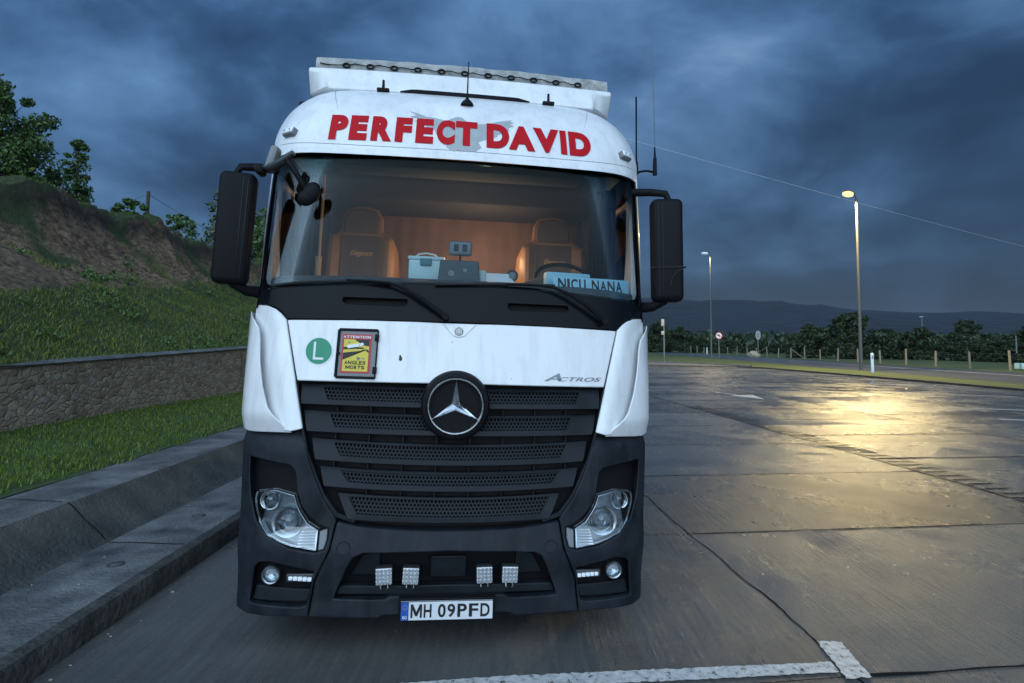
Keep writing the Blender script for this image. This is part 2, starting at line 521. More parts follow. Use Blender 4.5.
def link(name, me, m, parent=None, smooth=40, **props):
    o = bpy.data.objects.new(name, me)
    COL.objects.link(o)
    if m:
        me.materials.append(MATS[m])
    if parent:
        o.parent = parent
    if smooth:
        me.shade_smooth()
        try:
            me.set_sharp_from_angle(angle=R(smooth))
        except Exception:
            pass
    for k, v in props.items():
        o[k] = v
    return o


def bm_obj(name, bm, m, parent=None, smooth=40, **props):
    me = bpy.data.meshes.new(name)
    bmesh.ops.recalc_face_normals(bm, faces=bm.faces[:])
    bm.to_mesh(me)
    bm.free()
    return link(name, me, m, parent, smooth, **props)


def raw(name, V, Fc, m, parent=None, smooth=40, **props):
    me = bpy.data.meshes.new(name)
    me.from_pydata([tuple(v) for v in V], [], [tuple(f) for f in Fc])
    me.update()
    return link(name, me, m, parent, smooth, **props)


def empty(name, loc=(0, 0, 0), rz=0.0, M=None, **props):
    o = bpy.data.objects.new(name, None)
    COL.objects.link(o)
    o.empty_display_size = 0.2
    if M is not None:
        o.matrix_world = M
    else:
        o.location = loc
        o.rotation_euler = (0, 0, rz)
    for k, v in props.items():
        o[k] = v
    return o


def box_bm(bm, c, s, bev=0.0, rot=None, seg=2):
    t = bmesh.new()
    bmesh.ops.create_cube(t, size=1.0)
    bmesh.ops.scale(t, vec=s, verts=t.verts)
    if bev > 0:
        bmesh.ops.bevel(t, geom=t.edges[:], offset=bev, segments=seg, profile=0.5, affect='EDGES')
    if rot is not None:
        bmesh.ops.transform(t, matrix=rot.to_4x4(), verts=t.verts)
    bmesh.ops.translate(t, vec=c, verts=t.verts)
    merge(bm, t)


def merge(bm, t):
    me = bpy.data.meshes.new('tmp')
    t.to_mesh(me)
    t.free()
    bm.from_mesh(me)
    bpy.data.meshes.remove(me)


def cyl_bm(bm, p0, p1, r0, r1=None, n=20, cap=True):
    r1 = r0 if r1 is None else r1
    p0 = Vector(p0); p1 = Vector(p1)
    d = p1 - p0
    t = bmesh.new()
    bmesh.ops.create_cone(t, cap_ends=cap, segments=n, radius1=r0, radius2=r1, depth=d.length)
    q = d.to_track_quat('Z', 'Y').to_matrix().to_4x4()
    bmesh.ops.transform(t, matrix=Matrix.Translation((p0 + p1) / 2) @ q, verts=t.verts)
    merge(bm, t)


def tube_bm(bm, pts, rad, n=8):
    pts = [Vector(p) for p in pts]
    if not hasattr(rad, '__len__'):
        rad = [rad] * len(pts)
    rings = []
    up = Vector((0.13, 0.21, 0.97)).normalized()
    for i, p in enumerate(pts):
        a = pts[max(0, i - 1)]; b = pts[min(len(pts) - 1, i + 1)]
        d = (b - a).normalized()
        x = d.cross(up)
        if x.length < 0.05:
            x = d.cross(Vector((1, 0, 0)))
        x.normalize()
        y = d.cross(x)
        rings.append([bm.verts.new(p + (x * math.cos(2 * PI * k / n) + y * math.sin(2 * PI * k / n)) * rad[i]) for k in range(n)])
    for i in range(len(rings) - 1):
        for k in range(n):
            bm.faces.new((rings[i][k], rings[i][(k + 1) % n], rings[i + 1][(k + 1) % n], rings[i + 1][k]))
    bm.faces.new(rings[0][::-1]); bm.faces.new(rings[-1])


def lathe_bm(bm, prof, n=32, M=None, cap=True):
    """prof: list of (r, y) ; axis = local Y"""
    rings = []
    for r, y in prof:
        rings.append([bm.verts.new((r * math.cos(2 * PI * k / n), y, r * math.sin(2 * PI * k / n))) for k in range(n)])
    vs = [v for rg in rings for v in rg]
    for i in range(len(rings) - 1):
        for k in range(n):
            bm.faces.new((rings[i][k], rings[i][(k + 1) % n], rings[i + 1][(k + 1) % n], rings[i + 1][k]))
    if cap and prof[0][0] > 1e-4:
        bm.faces.new(rings[0][::-1])
    if cap and prof[-1][0] > 1e-4:
        bm.faces.new(rings[-1])
    if M is not None:
        bmesh.ops.transform(bm, matrix=M, verts=vs)


def sym(half):
    """half outline starting and ending on x = 0 (or not): mirrored to a full loop"""
    other = [(-x, z) for x, z in half[::-1] if abs(x) > 1e-6]
    return list(half) + other


def mirx(poly):
    return [(-x, z) for x, z in poly][::-1]


def dens(poly, st):
    out = []
    n = len(poly)
    for i in range(n):
        a = Vector(poly[i]); b = Vector(poly[(i + 1) % n])
        k = max(1, int(math.ceil((b - a).length / st)))
        for j in range(k):
            out.append(a.lerp(b, j / k))
    return out


def smooth_poly(poly, keep=(), it=1):
    """Chaikin rounding of a closed loop"""
    for _ in range(it):
        o = []
        n = len(poly)
        for i in range(n):
            a = Vector(poly[i]); b = Vector(poly[(i + 1) % n])
            o.append(tuple(a.lerp(b, 0.25))); o.append(tuple(a.lerp(b, 0.75)))
        poly = o
    return poly


def inside(px, pz, poly):
    x0 = poly[:, 0]; z0 = poly[:, 1]
    x1 = np.roll(x0, -1); z1 = np.roll(z0, -1)
    c = ((z0 > pz) != (z1 > pz))
    with np.errstate(divide='ignore', invalid='ignore'):
        xi = (x1 - x0) * (pz - z0) / (z1 - z0) + x0
    return (np.count_nonzero(c & (px < xi)) % 2) == 1


def cdt(outer, holes, st):
    loops = [dens(outer, st)] + [dens(h, st) for h in holes]
    pts = []; edges = []
    for lp in loops:
        b = len(pts)
        pts += lp
        edges += [(b + i, b + (i + 1) % len(lp)) for i in range(len(lp))]
    arr = [np.array([(p[0], p[1]) for p in lp]) for lp in loops]
    allb = np.concatenate(arr)
    mn = allb.min(0); mx = allb.max(0)
    gx = np.arange(mn[0] + st * 0.5, mx[0], st); gz = np.arange(mn[1] + st * 0.5, mx[1], st)
    for x in gx:
        for z in gz:
            if ((allb[:, 0] - x) ** 2 + (allb[:, 1] - z) ** 2).min() < (0.55 * st) ** 2:
                continue
            if not inside(x, z, arr[0]) or any(inside(x, z, h) for h in arr[1:]):
                continue
            pts.append(Vector((x, z)))
    v, e, f, *_ = delaunay_2d_cdt(pts, edges, [], 0, 1e-5)
    fo = []
    for t in f:
        cx = sum(v[i][0] for i in t) / 3; cz = sum(v[i][1] for i in t) / 3
        if inside(cx, cz, arr[0]) and not any(inside(cx, cz, h) for h in arr[1:]):
            fo.append(tuple(t))
    return [(p[0], p[1]) for p in v], fo


def skin(name, outer, m, parent, holes=(), off=0.0, thick=0.03, st=0.05, Ff=None, bev=0.005, smooth=35, **props):
    """a panel cut to an outline and laid over the surface y = F(x, z), with a returned edge"""
    Ff = Ff or FF
    v, f = cdt(outer, holes, st)
    bm = bmesh.new()
    A = [bm.verts.new((x, Ff(x, z) - off, z)) for x, z in v]
    B = [bm.verts.new((x, Ff(x, z) - off + thick, z)) for x, z in v]
    for t in f:
        try:
            bm.faces.new([A[i] for i in t]); bm.faces.new([B[i] for i in t][::-1])
        except ValueError:
            pass
    cnt = {}
    for t in f:
        for i in range(3):
            k = tuple(sorted((t[i], t[(i + 1) % 3])))
            cnt[k] = cnt.get(k, 0) + 1
    for (a, b), c in cnt.items():
        if c == 1:
            bm.faces.new((A[a], A[b], B[b], B[a]))
    loose = [x for x in bm.verts if not x.link_faces]
    bmesh.ops.delete(bm, geom=loose, context='VERTS')
    o = bm_obj(name, bm, m, parent, smooth, **props)
    if bev:
        md = o.modifiers.new('bevel', 'BEVEL')
        md.width = bev
        md.segments = 2
        md.limit_method = 'ANGLE'
        md.angle_limit = R(55)
        md.harden_normals = False
    return o


def bvh_of(*objs):
    V = []; P = []
    for o in objs:
        b = len(V)
        V += [v.co.copy() for v in o.data.vertices]
        P += [tuple(b + i for i in p.vertices) for p in o.data.polygons]
    return BVHTree.FromPolygons(V, P)


def text_bm(txt, size=1.0, bold=0.0, shear=0.0, spacing=1.0):
    cu = bpy.data.curves.new('txt', 'FONT')
    cu.body = txt
    cu.size = size
    cu.offset = bold
    cu.shear = shear
    cu.space_character = spacing
    cu.resolution_u = 6
    ob = bpy.data.objects.new('txt', cu)
    COL.objects.link(ob)
    dg = bpy.context.evaluated_depsgraph_get()
    dg.update()
    me = bpy.data.meshes.new_from_object(ob.evaluated_get(dg))
    bm = bmesh.new()
    bm.from_mesh(me)
    bpy.data.objects.remove(ob)
    bpy.data.curves.remove(cu)
    bpy.data.meshes.remove(me)
    return bm


def fit_text(bm, x0, x1, z0, z1):
    """text bmesh (in XY) scaled into a box of the XZ plane"""
    xs = [v.co.x for v in bm.verts]; ys = [v.co.y for v in bm.verts]
    ax, bx, ay, by = min(xs), max(xs), min(ys), max(ys)
    for v in bm.verts:
        v.co = Vector((x0 + (v.co.x - ax) / (bx - ax) * (x1 - x0), 0, z0 + (v.co.y - ay) / (by - ay) * (z1 - z0)))


def drape(bm, bvh, off, cut=0.05):
    """lay a flat XZ shape on a surface met from the front"""
    if cut:
        for ax in (0, 2):
            vals = [v.co[ax] for v in bm.verts]
            lo, hi = min(vals), max(vals)
            k = math.ceil(lo / cut)
            while k * cut < hi:
                co = Vector((0, 0, 0)); co[ax] = k * cut
                no = Vector((0, 0, 0)); no[ax] = 1
                bmesh.ops.bisect_plane(bm, geom=bm.verts[:] + bm.edges[:] + bm.faces[:], plane_co=co, plane_no=no, dist=1e-6)
                k += 1
    for v in bm.verts:
        h = bvh.ray_cast(Vector((v.co.x, -3, v.co.z)), Vector((0, 1, 0)))
        if h[0] is not None:
            v.co.y = h[0].y - off
    # all faces look forward
    for f in bm.faces:
        f.normal_update()
        if f.normal.y > 0:
            f.normal_flip()


def glyph_bm(ch, w=.20):
    """heavy M and N drawn as outlines, in a unit box"""
    if ch == 'M':
        P_ = [(0, 0), (0, 1), (w * 1.25, 1), (.5, .42), (1 - w * 1.25, 1), (1, 1), (1, 0), (1 - w, 0), (1 - w, .62), (.5 + w * .5, .12), (.5 - w * .5, .12), (w, .62), (w, 0)]
    else:
        P_ = [(0, 0), (0, 1), (w * 1.15, 1), (1 - w, .36), (1 - w, 1), (1, 1), (1, 0), (1 - w * 1.15, 0), (w, .64), (w, 0)]
    return poly_bm(P_)


def word_bm(txt, x0, x1, z0, z1, bold=.03, gap=.16, wide={'M': 1.25, 'I': .32, 'N': 1.0}):
    """letters set one by one so that heavy weights stay clean"""
    ws_ = [wide.get(c, .86) for c in txt]
    tot = sum(ws_) + gap * (len(txt) - 1)
    k = (x1 - x0) / tot
    bm = bmesh.new()
    x = x0
    for c, w_ in zip(txt, ws_):
        if c in 'MN':
            g = glyph_bm(c, .20 if c == 'N' else .17)
            for v in g.verts:
                v.co = Vector((x + v.co.x * w_ * k, 0, z0 + v.co.z * (z1 - z0)))
        else:
            g = text_bm(c, bold=bold); fit_text(g, x, x + w_ * k, z0, z1)
        merge(bm, g)
        x += (w_ + gap) * k
    return bm


def poly_bm(poly):
    bm = bmesh.new()
    f = bm.faces.new([bm.verts.new((x, 0, z)) for x, z in poly])
    bm.normal_update()
    bmesh.ops.triangulate(bm, faces=[f])
    return bm


def decal(name, bm, bvh, off, m, parent, cut=0.05, **props):
    drape(bm, bvh, off, cut)
    me = bpy.data.meshes.new(name)
    bm.to_mesh(me); bm.free()
    return link(name, me, m, parent, 60, **props)


def disc_poly(cx, cz, r, n=40, r2=None):
    return [(cx + r * math.cos(2 * PI * k / n), cz + (r2 or r) * math.sin(2 * PI * k / n)) for k in range(n)]


# ------------------------------------------------------------------ ground and pavement (the setting)


def strip(name, prof, ys, m, kind='structure', wob=0.0, smooth=40):
    """a section (x, z) swept along y"""
    V = []; Fc = []
    n = len(prof)
    for y in ys:
        for x, z in prof:
            V.append((x, y, z))
    for j in range(len(ys) - 1):
        for i in range(n - 1):
            a = j * n + i
            Fc.append((a, a + 1, a + n + 1, a + n))
    o = raw(name, V, Fc, m, smooth=smooth)
    if kind:
        o['kind'] = kind
    return o


def sheet(name, poly, z, m, kind='structure', parent=None, ragged=0.0):
    if ragged:
        poly = [(q.x + ragged * noise.noise(Vector((q.x * 38, q.y * 38, 1))), q.y + ragged * noise.noise(Vector((q.x * 38, q.y * 38, 7)))) for q in dens(poly, .02)]
    bm = bmesh.new()
    f = bm.faces.new([bm.verts.new((x, y, z)) for x, y in poly])
    bm.normal_update()
    bmesh.ops.triangulate(bm, faces=[f])
    for f in bm.faces:
        f.normal_update()
        if f.normal.z < 0:
            f.normal_flip()
    me = bpy.data.meshes.new(name)
    bm.to_mesh(me); bm.free()
    o = link(name, me, m, parent, 0)
    if kind:
        o['kind'] = kind
    return o


sheet('ground', [(-6000, -3000), (6000, -3000), (6000, 6000), (-6000, 6000)], -0.12, 'field')
ys = [-6 + i * 1.0 for i in range(40)] + [36 + i * 6 for i in range(14)]
lotp = [(-2.49, -6), (60, -6), (60, 5.2), (22.35, 5.2), (22.4, 25), (21.5, 38), (20.2, 47.6), (-2.49, 47.6)]
sheet('parking_lot', lotp, 0.0, 'wet_concrete')
# service pavement behind the island kerb, grass island, kerb stones
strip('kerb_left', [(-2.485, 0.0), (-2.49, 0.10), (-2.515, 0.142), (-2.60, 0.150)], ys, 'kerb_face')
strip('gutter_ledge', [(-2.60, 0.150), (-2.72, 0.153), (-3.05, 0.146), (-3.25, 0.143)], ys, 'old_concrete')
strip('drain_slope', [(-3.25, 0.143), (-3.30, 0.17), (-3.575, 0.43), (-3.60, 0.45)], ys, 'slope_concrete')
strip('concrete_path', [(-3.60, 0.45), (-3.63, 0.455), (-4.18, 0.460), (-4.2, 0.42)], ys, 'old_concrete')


def bankh(x, y):
    """height of the hillside left of the wall"""
    t = -x
    xs_ = [6.2, 6.75, 8.0, 10.0, 12.2, 13.1, 13.3, 13.42, 15.3, 18, 25, 40, 90]
    zs_ = [1.40, 1.46, 2.00, 3.00, 4.25, 5.05, 5.45, 5.85, 6.15, 6.6, 8.0, 10.0, 12]
    h = float(np.interp(t, xs_, zs_))
    k = 1.0 if y < 45 else max(0.0, 1 - (y - 45) / 80)
    return h * (0.25 + 0.75 * k) if t > 7 else h


def bank_pt(x, y):
    h = bankh(x, y)
    t = -x
    w = min(1, max(0, (t - 7) / 3))
    nx = noise.noise(Vector((x * 0.35, y * 0.30, 1.3))) * 0.55 + noise.noise(Vector((x * 1.1, y * 1.0, 4.3))) * 0.20
    crest = math.exp(-((t - 13.4) / 2.2) ** 2)
    off = (noise.noise(Vector((0.3, y * 0.35, 7.7))) * 0.9 + noise.noise(Vector((1.3, y * 1.4, 2.7))) * 0.25) * crest
    h2_ = bankh(x + off, y) + nx * w * 0.8
    if 10.5 < t < 14.2:      # erosion gullies in the bare face
        h2_ += 0.30 * noise.noise(Vector((x * 0.5 + y * .4, y * 1.9, 2.0))) * min(1, (t - 10.5)) * min(1, (14.2 - t) * 2)
        h2_ += 0.14 * noise.noise(Vector((x * 2.2, y * 2.4, 6.0)))
    return h2_


def terrain_left():
    xs_ = np.concatenate([np.arange(6.40, 16.5, 0.16), np.arange(16.5, 30, 0.9), np.arange(30, 95, 6)])
    yy = np.concatenate([np.arange(-2, 34, 0.22), np.arange(34, 60, 1.0), np.arange(60, 160, 5)])
    V = []; g = []; hm = []
    for y in yy:
        for t in xs_:
            x = -t
            V.append((x, y, bank_pt(x, y)))
            # grassy foot and top, bare face between; the boundary wanders
            edge = 9.3 + 1.0 * noise.noise(Vector((y * 0.16, 3.3, 0))) + max(0, (y - 9) * 0.16)
            a = 1 - min(1, max(0, (t - edge + 0.7) / 1.4))
            o_ = (noise.noise(Vector((0.3, y * 0.35, 7.7))) * 0.9 + noise.noise(Vector((1.3, y * 1.4, 2.7))) * 0.25)
            te = t - o_
            b = min(1, max(0, (te - 13.42) / 0.08))
            c2 = .60 * max(0, min(1, (noise.noise(Vector((t * 0.55, y * 0.45, 12))) - .02) * 5))
            g.append(max(a, b, c2))
            hm.append(max(0, 1 - abs(te - 13.32) / .22) if te < 13.48 else 0)  # painted shade, strongest at the undercut just below the crest
    n = len(xs_)
    Fc = [(j * n + i, j * n + n + i, j * n + n + i + 1, j * n + i + 1) for j in range(len(yy) - 1) for i in range(n - 1)]
    me = bpy.data.meshes.new('hillside')
    me.from_pydata(V, [], Fc)
    at = me.attributes.new('grassy', 'FLOAT', 'POINT')
    at.data.foreach_set('value', g)
    at2 = me.attributes.new('undercut_shade', 'FLOAT', 'POINT')
    at2.data.foreach_set('value', hm)
    me.update()
    link('hillside', me, 'bank_soil', smooth=0, kind='structure')
    me.shade_smooth()
    return me


terrain_left()
# level grass strip between path and wall
yy = np.concatenate([np.arange(-2, 30, 0.5), np.arange(30, 120, 4)])
V = []; Fc = []
xs = [-4.19, -4.6, -5.2, -5.8, -6.5]
for y in yy:
    for x in xs:
        e = 0.03 * noise.noise(Vector((x * 2, y * 1.5, 0)))
        V.append((x + (0.05 * noise.noise(Vector((0, y * 2.3, 5))) if x == -4.19 else 0), y, np.interp(-x, [4.19, 4.5, 6.5], [0.463, 0.50, 0.60]) + (e if x < -4.3 else 0)))
n = len(xs)
Fc = [(j * n + i, j * n + n + i, j * n + n + i + 1, j * n + i + 1) for j in range(len(yy) - 1) for i in range(n - 1)]
raw('grass_strip', V, Fc, 'turf', smooth=0, kind='structure')

# grass blades


def blades(name, pts, h, w, m, **props):
    n = len(pts)
    P = np.array(pts, float)
    a = rng.uniform(0, 2 * PI, n)
    hh = h * rng.uniform(0.45, 1.2, n)
    ww = w * rng.uniform(0.7, 1.3, n)
    lean = rng.normal(0, 0.35, (n, 2)) * hh[:, None]
    d = np.stack([np.cos(a) * ww, np.sin(a) * ww, np.zeros(n)], 1)
    tip = P + np.stack([lean[:, 0], lean[:, 1], hh], 1)
    Vv = np.empty((n * 3, 3))
    Vv[0::3] = P - d; Vv[1::3] = P + d; Vv[2::3] = tip
    me = bpy.data.meshes.new(name)
    me.vertices.add(n * 3)
    me.vertices.foreach_set('co', Vv.ravel())
    me.loops.add(n * 3)
    me.loops.foreach_set('vertex_index', np.arange(n * 3, dtype=np.int32))
    me.polygons.add(n)
    me.polygons.foreach_set('loop_start', np.arange(0, n * 3, 3, dtype=np.int32))
    me.update(calc_edges=True)
    return link(name, me, m, smooth=0, **props)


pts = []
for _ in range(62000):
    y = 2.5 + 30 * rng.random() ** 2.0
    x = -4.13 - 2.2 * rng.random() ** 0.95
    if x > -4.25 and noise.noise(Vector((0, y * 3.0, 1))) < 0.0:
        continue
    pts.append((x, y, float(np.interp(-x, [4.13, 4.5, 6.5], [0.462, 0.50, 0.60]))))
blades('lawn_grass', pts, 0.055, 0.0055, 'blade', kind='stuff', label='short wet mown grass between the concrete path and the stone wall', category='grass')
pts = []
while len(pts) < 95000:
    y = 2 + 34 * rng.random() ** 1.5
    t = 6.6 + 5.6 * rng.random() ** 1.1
    edge = 9.3 + 1.0 * noise.noise(Vector((y * 0.16, 3.3, 0))) + max(0, (y - 9) * 0.16)
    if t > edge and noise.noise(Vector((t * 0.9, y * 0.9, 9))) < 0.12 + .12 * (t - edge):
        continue
    if noise.noise(Vector((t * 1.3, y * 1.3, 3))) < -0.25 and rng.random() < 0.5:
        continue
    pts.append((-t, y, bank_pt(-t, y) - 0.02))
pts2 = []
for _ in range(40000):       # tufts that crown the bank and cling to its bare face
    y = 2 + 45 * rng.random() ** 1.2
    t = 13.0 + 4.0 * rng.random() ** 1.5 if rng.random() < 0.5 else 9.6 + 3.4 * rng.random()
    te = t - (noise.noise(Vector((0.3, y * 0.35, 7.7))) * 0.9 + noise.noise(Vector((1.3, y * 1.4, 2.7))) * 0.25)
    if te < 13.42 and (te > 12.9 or noise.noise(Vector((t * 0.55, y * 0.45, 12))) < 0.06):
        continue
    pts2.append((-t, y, bank_pt(-t, y) - 0.03))
blades('bank_grass', pts + pts2, 0.095, 0.009, 'bank_blade', kind='stuff', label='rough long grass and weeds covering the hillside above the stone wall', category='grass')

# rubble retaining wall with a pale coping
wall = empty('stone_wall', (-6.2, 2, 0.5), label='long low retaining wall of brown rubble stone at the foot of the bank', category='wall')
ywl = [-4 + i * 0.8 for i in range(110)]


def wallx(y):
    return -6.42 + 0.035 * (y - 7) if y < 20 else -5.97


def walltop(y):
    return 1.40 + 0.030 * (y - 7) if y < 24 else 1.91


V = []; Fc = []
for y in ywl:
    x = wallx(y); t = walltop(y)
    zs_ = np.linspace(0.35, t, 6)
    for z in zs_:
        V.append((x - 0.05 * (z - 0.5) + 0.015 * noise.noise(Vector((0, y * 3, z * 4))), y, z))
    V.append((x - 0.42, y, t)); V.append((x - 0.42, y, 0.3))
n = 8
for j in range(len(ywl) - 1):
    for i in range(n - 1):
        a = j * n + i
        Fc.append((a, a + n, a + n + 1, a + 1))
V2 = [(v[0] + 6.2, v[1] - 2, v[2] - 0.5) for v in V]
raw('stonework', V2, Fc, 'rubble_stone', wall, smooth=0)
bm = bmesh.new()
prev = None
for y in ywl:
    x = wallx(y); t = walltop(y)
    wv = .012 * noise.noise(Vector((y * 1.7, 2, 1))); sec = [(x - .01, t - 0.015), (x + 0.004 + wv, t + 0.008), (x - 0.03 + wv, t + 0.022 + wv * .5), (x - 0.38, t + 0.03), (x - 0.45, t - 0.04)]
    rg = [bm.verts.new((sx + 6.2, y - 2, sz - 0.5 + 0.006 * noise.noise(Vector((k, y * 2, 0))))) for k, (sx, sz) in enumerate(sec)]
    if prev:
        for k in range(4):
            bm.faces.new((prev[k], prev[k + 1], rg[k + 1], rg[k]))
    prev = rg
bm_obj('coping', bm, 'old_concrete', wall)
# expansion joints in the wall, a pale mortar line each
for y in (8.3, 13.0, 17.6):
    x = wallx(y); t = walltop(y)
    bm = bmesh.new()
    z = 0.5
    prev = None
    while z < t:
        zz = z
        xx = x - 0.05 * (zz - 0.5) + 0.028
        w_ = 0.014
        yo = 0.02 * noise.noise(Vector((z * 3, y, 2)))
        rg = [bm.verts.new((xx + 6.2, y + yo - w_ - 2, zz - 0.5)), bm.verts.new((xx + 6.2, y + yo + w_ - 2, zz - 0.5))]
        if prev:
            bm.faces.new((prev[0], prev[1], rg[1], rg[0]))
        prev = rg
        z += 0.08
    bm_obj('mortar_joint', bm, 'old_concrete', wall)

# joints in the concrete


def wiggle_line(p, q, w, bm, z=0.004, amp=0.012, st=0.12):
    p = Vector(p); q = Vector(q)
    d = q - p
    ln = d.length
    d.normalize()
    nn = Vector((-d.y, d.x))
    k = max(2, int(ln / st))
    prev = None
    for i in range(k + 1):
        c = p.lerp(q, i / k)
        o = amp * noise.noise(Vector((c.x * 2.3, c.y * 2.3, 0))) + 0.4 * amp * noise.noise(Vector((c.x * 9, c.y * 9, 3)))
        o += .35 * w * noise.noise(Vector((c.x * 31, c.y * 31, 8)))
        ww = w * (0.45 + 1.2 * abs(noise.noise(Vector((c.x * 4, c.y * 4, 5)))) + .9 * abs(noise.noise(Vector((c.x * 23, c.y * 23, 2)))))
        a = bm.verts.new((*(c + nn * (o - ww / 2)), z)); b = bm.verts.new((*(c + nn * (o + ww / 2)), z))
        if prev:
            bm.faces.new((prev[0], a, b, prev[1]))
        prev = (a, b)


bm = bmesh.new()


def uv2xy(u, v):
    # u = x + .09 y ; v = y - .13 x
    x = (u - 0.09 * v) / (1 + 0.09 * 0.13)
    return (x, v + 0.13 * x)


wiggle_line(uv2xy(2.22, -5), uv2xy(2.22, 46), 0.012, bm, amp=0.03, st=.03)
for u in (6.72, 11.2, 15.7, 20.0):
    wiggle_line(uv2xy(u, -5), uv2xy(u, 44), 0.04, bm, z=0.0045, amp=0.02)
k = 0
for v in np.arange(2.95 - 2.32 * 2, 46, 2.32):
    x1 = 6.72
    wiggle_line(uv2xy(-2.0, v), uv2xy(2.20, v), 0.008, bm, z=0.005)
    wiggle_line(uv2xy(2.24, v), uv2xy(6.70, v), 0.022, bm, z=0.005)
    for q in range(3):
        u0 = 6.74 + 4.48 * q
        wiggle_line(uv2xy(u0, v + 0.9 * (q + 1) % 2.3), uv2xy(u0 + 4.44, v + 0.9 * (q + 1) % 2.3), 0.05, bm, z=0.005)
for f in bm.faces:
    f.normal_update()
    if f.normal.z < 0:
        f.normal_flip()
me = bpy.data.meshes.new('pavement_joints'); bm.to_mesh(me); bm.free()
link('pavement_joints', me, 'joint_tar', smooth=0, kind='structure')
# joints across ledge, slope, path
bm = bmesh.new()
for y in (4.62, 7.6, 10.6, 13.6, 17):
    for (xa, za, xb, zb) in ((-2.61, .154, -3.24, .148), (-3.27, .17, -3.60, .455), (-3.64, .460, -4.15, .464)):
        yo = 0.06 * math.sin(y * 7)
        nn = 8
        for i in range(nn):
            f0, f1 = i / nn, (i + 1) / nn
            w_ = 0.006
            P = []
            for f_ in (f0, f1):
                xx = xa + (xb - xa) * f_; zz = za + (zb - za) * f_
                c = y + 0.02 * noise.noise(Vector((xx * 8, y, 1))) + 0.05 * (abs(xx) - 2.6)
                P.append(((xx, c - w_, zz + .003), (xx, c + w_, zz + .003)))
            vs = [bm.verts.new(P[0][0]), bm.verts.new(P[0][1]), bm.verts.new(P[1][1]), bm.verts.new(P[1][0])]
            bm.faces.new(vs)
bm_obj('ledge_joints', bm, 'joint_tar', smooth=0, kind='structure')
# painted markings
mk = 'road_paint'
sheet('bay_line', [(-0.9, 2.93), (0.0, 3.05), (0.9, 3.135), (1.84, 3.235), (1.845, 3.335), (.92, 3.245), (-.02, 3.155), (-0.9, 3.03)], 0.0075, mk, ragged=.014)
sheet('bay_line_end', [(1.84, 3.17), (1.985, 3.185), (2.03, 3.55), (1.89, 3.56)], 0.0105, mk, ragged=.014)
sheet('lot_arrow', [(7.80, 21.9), (7.95, 22.0), (8.40, 20.75), (8.95, 20.95), (8.62, 19.2), (7.95, 20.55), (8.25, 20.70)], 0.009, mk)
for (xa, ya, xb, yb) in ((15.86, 23.33, 19.34, 21.6), (13.45, 17.33, 17.5, 16.4), (16.5, 28.5, 20.8, 27.6), (12.6, 14.6, 16.0, 14.2), (17.0, 34, 20.4, 33.4)):
    sheet('bay_line', [(xa, ya - .09), (xb, yb - .09), (xb, yb + .09), (xa, ya + .09)], 0.009, mk)
# slotted drain channel
bm = bmesh.new()
y = 6.2
while y < 17:
    x = 6.42 - 0.092 * (y - 6.2)
    vs = [bm.verts.new((x - .17, y - 0.018, .010)), bm.verts.new((x + .17, y + 0.02, .010)), bm.verts.new((x + .17, y + 0.065, .010)), bm.verts.new((x - .17, y + 0.03, .010))]
    bm.faces.new(vs)
    y += 0.235
for s in (-.2, .2):
    wiggle_line((6.42 + s, 6.2), (6.42 + s - 0.092 * 11, 17.2), 0.014, bm, z=0.0095, amp=0.004)
for f in bm.faces:
    f.normal_update()
    if f.normal.z < 0:
        f.normal_flip()
me = bpy.data.meshes.new('drain_channel'); bm.to_mesh(me); bm.free()
link('drain_channel', me, 'joint_tar', smooth=0, kind='structure')

# verge, road, far verge
vin = [(22.35, 5.2), (22.4, 25), (21.5, 38), (20.2, 47.6)]
V = []; Fc = []
sec = []
for (x, y) in vin + [(12.0, 47.6)]:
    pass


def kerbline(name, path, outward, m='kerb_face', h=0.12, w=0.15):
    bm = bmesh.new()
    prev = None
    for i, (x, y) in enumerate(path):
        a = Vector(path[max(0, i - 1)]); b = Vector(path[min(len(path) - 1, i + 1)])
        d = (b - a).normalized()
        nn = Vector((-d.y, d.x)) * outward
        p = Vector((x, y))
        s = [(*p, -0.02), (*(p + nn * .01), h - .01), (*(p + nn * .025), h), (*(p + nn * w), h + .003), (*(p + nn * (w + .01)), -0.02)]
        rg = [bm.verts.new(c) for c in s]
        if prev:
            for k in range(4):
                bm.faces.new((prev[k], prev[k + 1], rg[k + 1], rg[k]))
        prev = rg
    return bm_obj(name, bm, m, kind='structure')


kp = [(22.35, -4), (22.35, 5.2), (22.4, 25), (21.9, 33), (21.2, 40), (20.2, 46.4), (19.0, 47.5), (10, 47.6), (-2.4, 47.6)]
kerbline('kerb_right', kp, -1)
sheet('verge', [(22.5, -4), (26.0, -4), (26.0, 46), (26.6, 60), (28.5, 80), (30, 130), (12, 130), (-2.4, 60), (-2.4, 58.6), (10, 58.6), (14.5, 56), (17.5, 52), (20.3, 47), (21.35, 40), (22.05, 33), (22.54, 25)], 0.10, 'verge')
sheet('service_pavement', [(-2.4, 47.75), (19.0, 47.65), (20.0, 47.1), (17.3, 52), (14.3, 56), (10, 58.4), (-2.4, 58.4)], 0.105, 'old_concrete')
kerbline('island_kerb', [(-2.4, 58.5), (10, 58.5), (14.4, 56.0), (17.4, 52.0), (20.1, 47.4)], 1, 'old_concrete', h=0.2)
sheet('road', [(26.0, -4), (38.2, -4), (38.2, 46), (38.6, 70), (38, 150), (36, 300), (27, 300), (30, 130), (28.5, 80), (26.6, 60), (26.0, 46)], 0.104, 'asphalt')
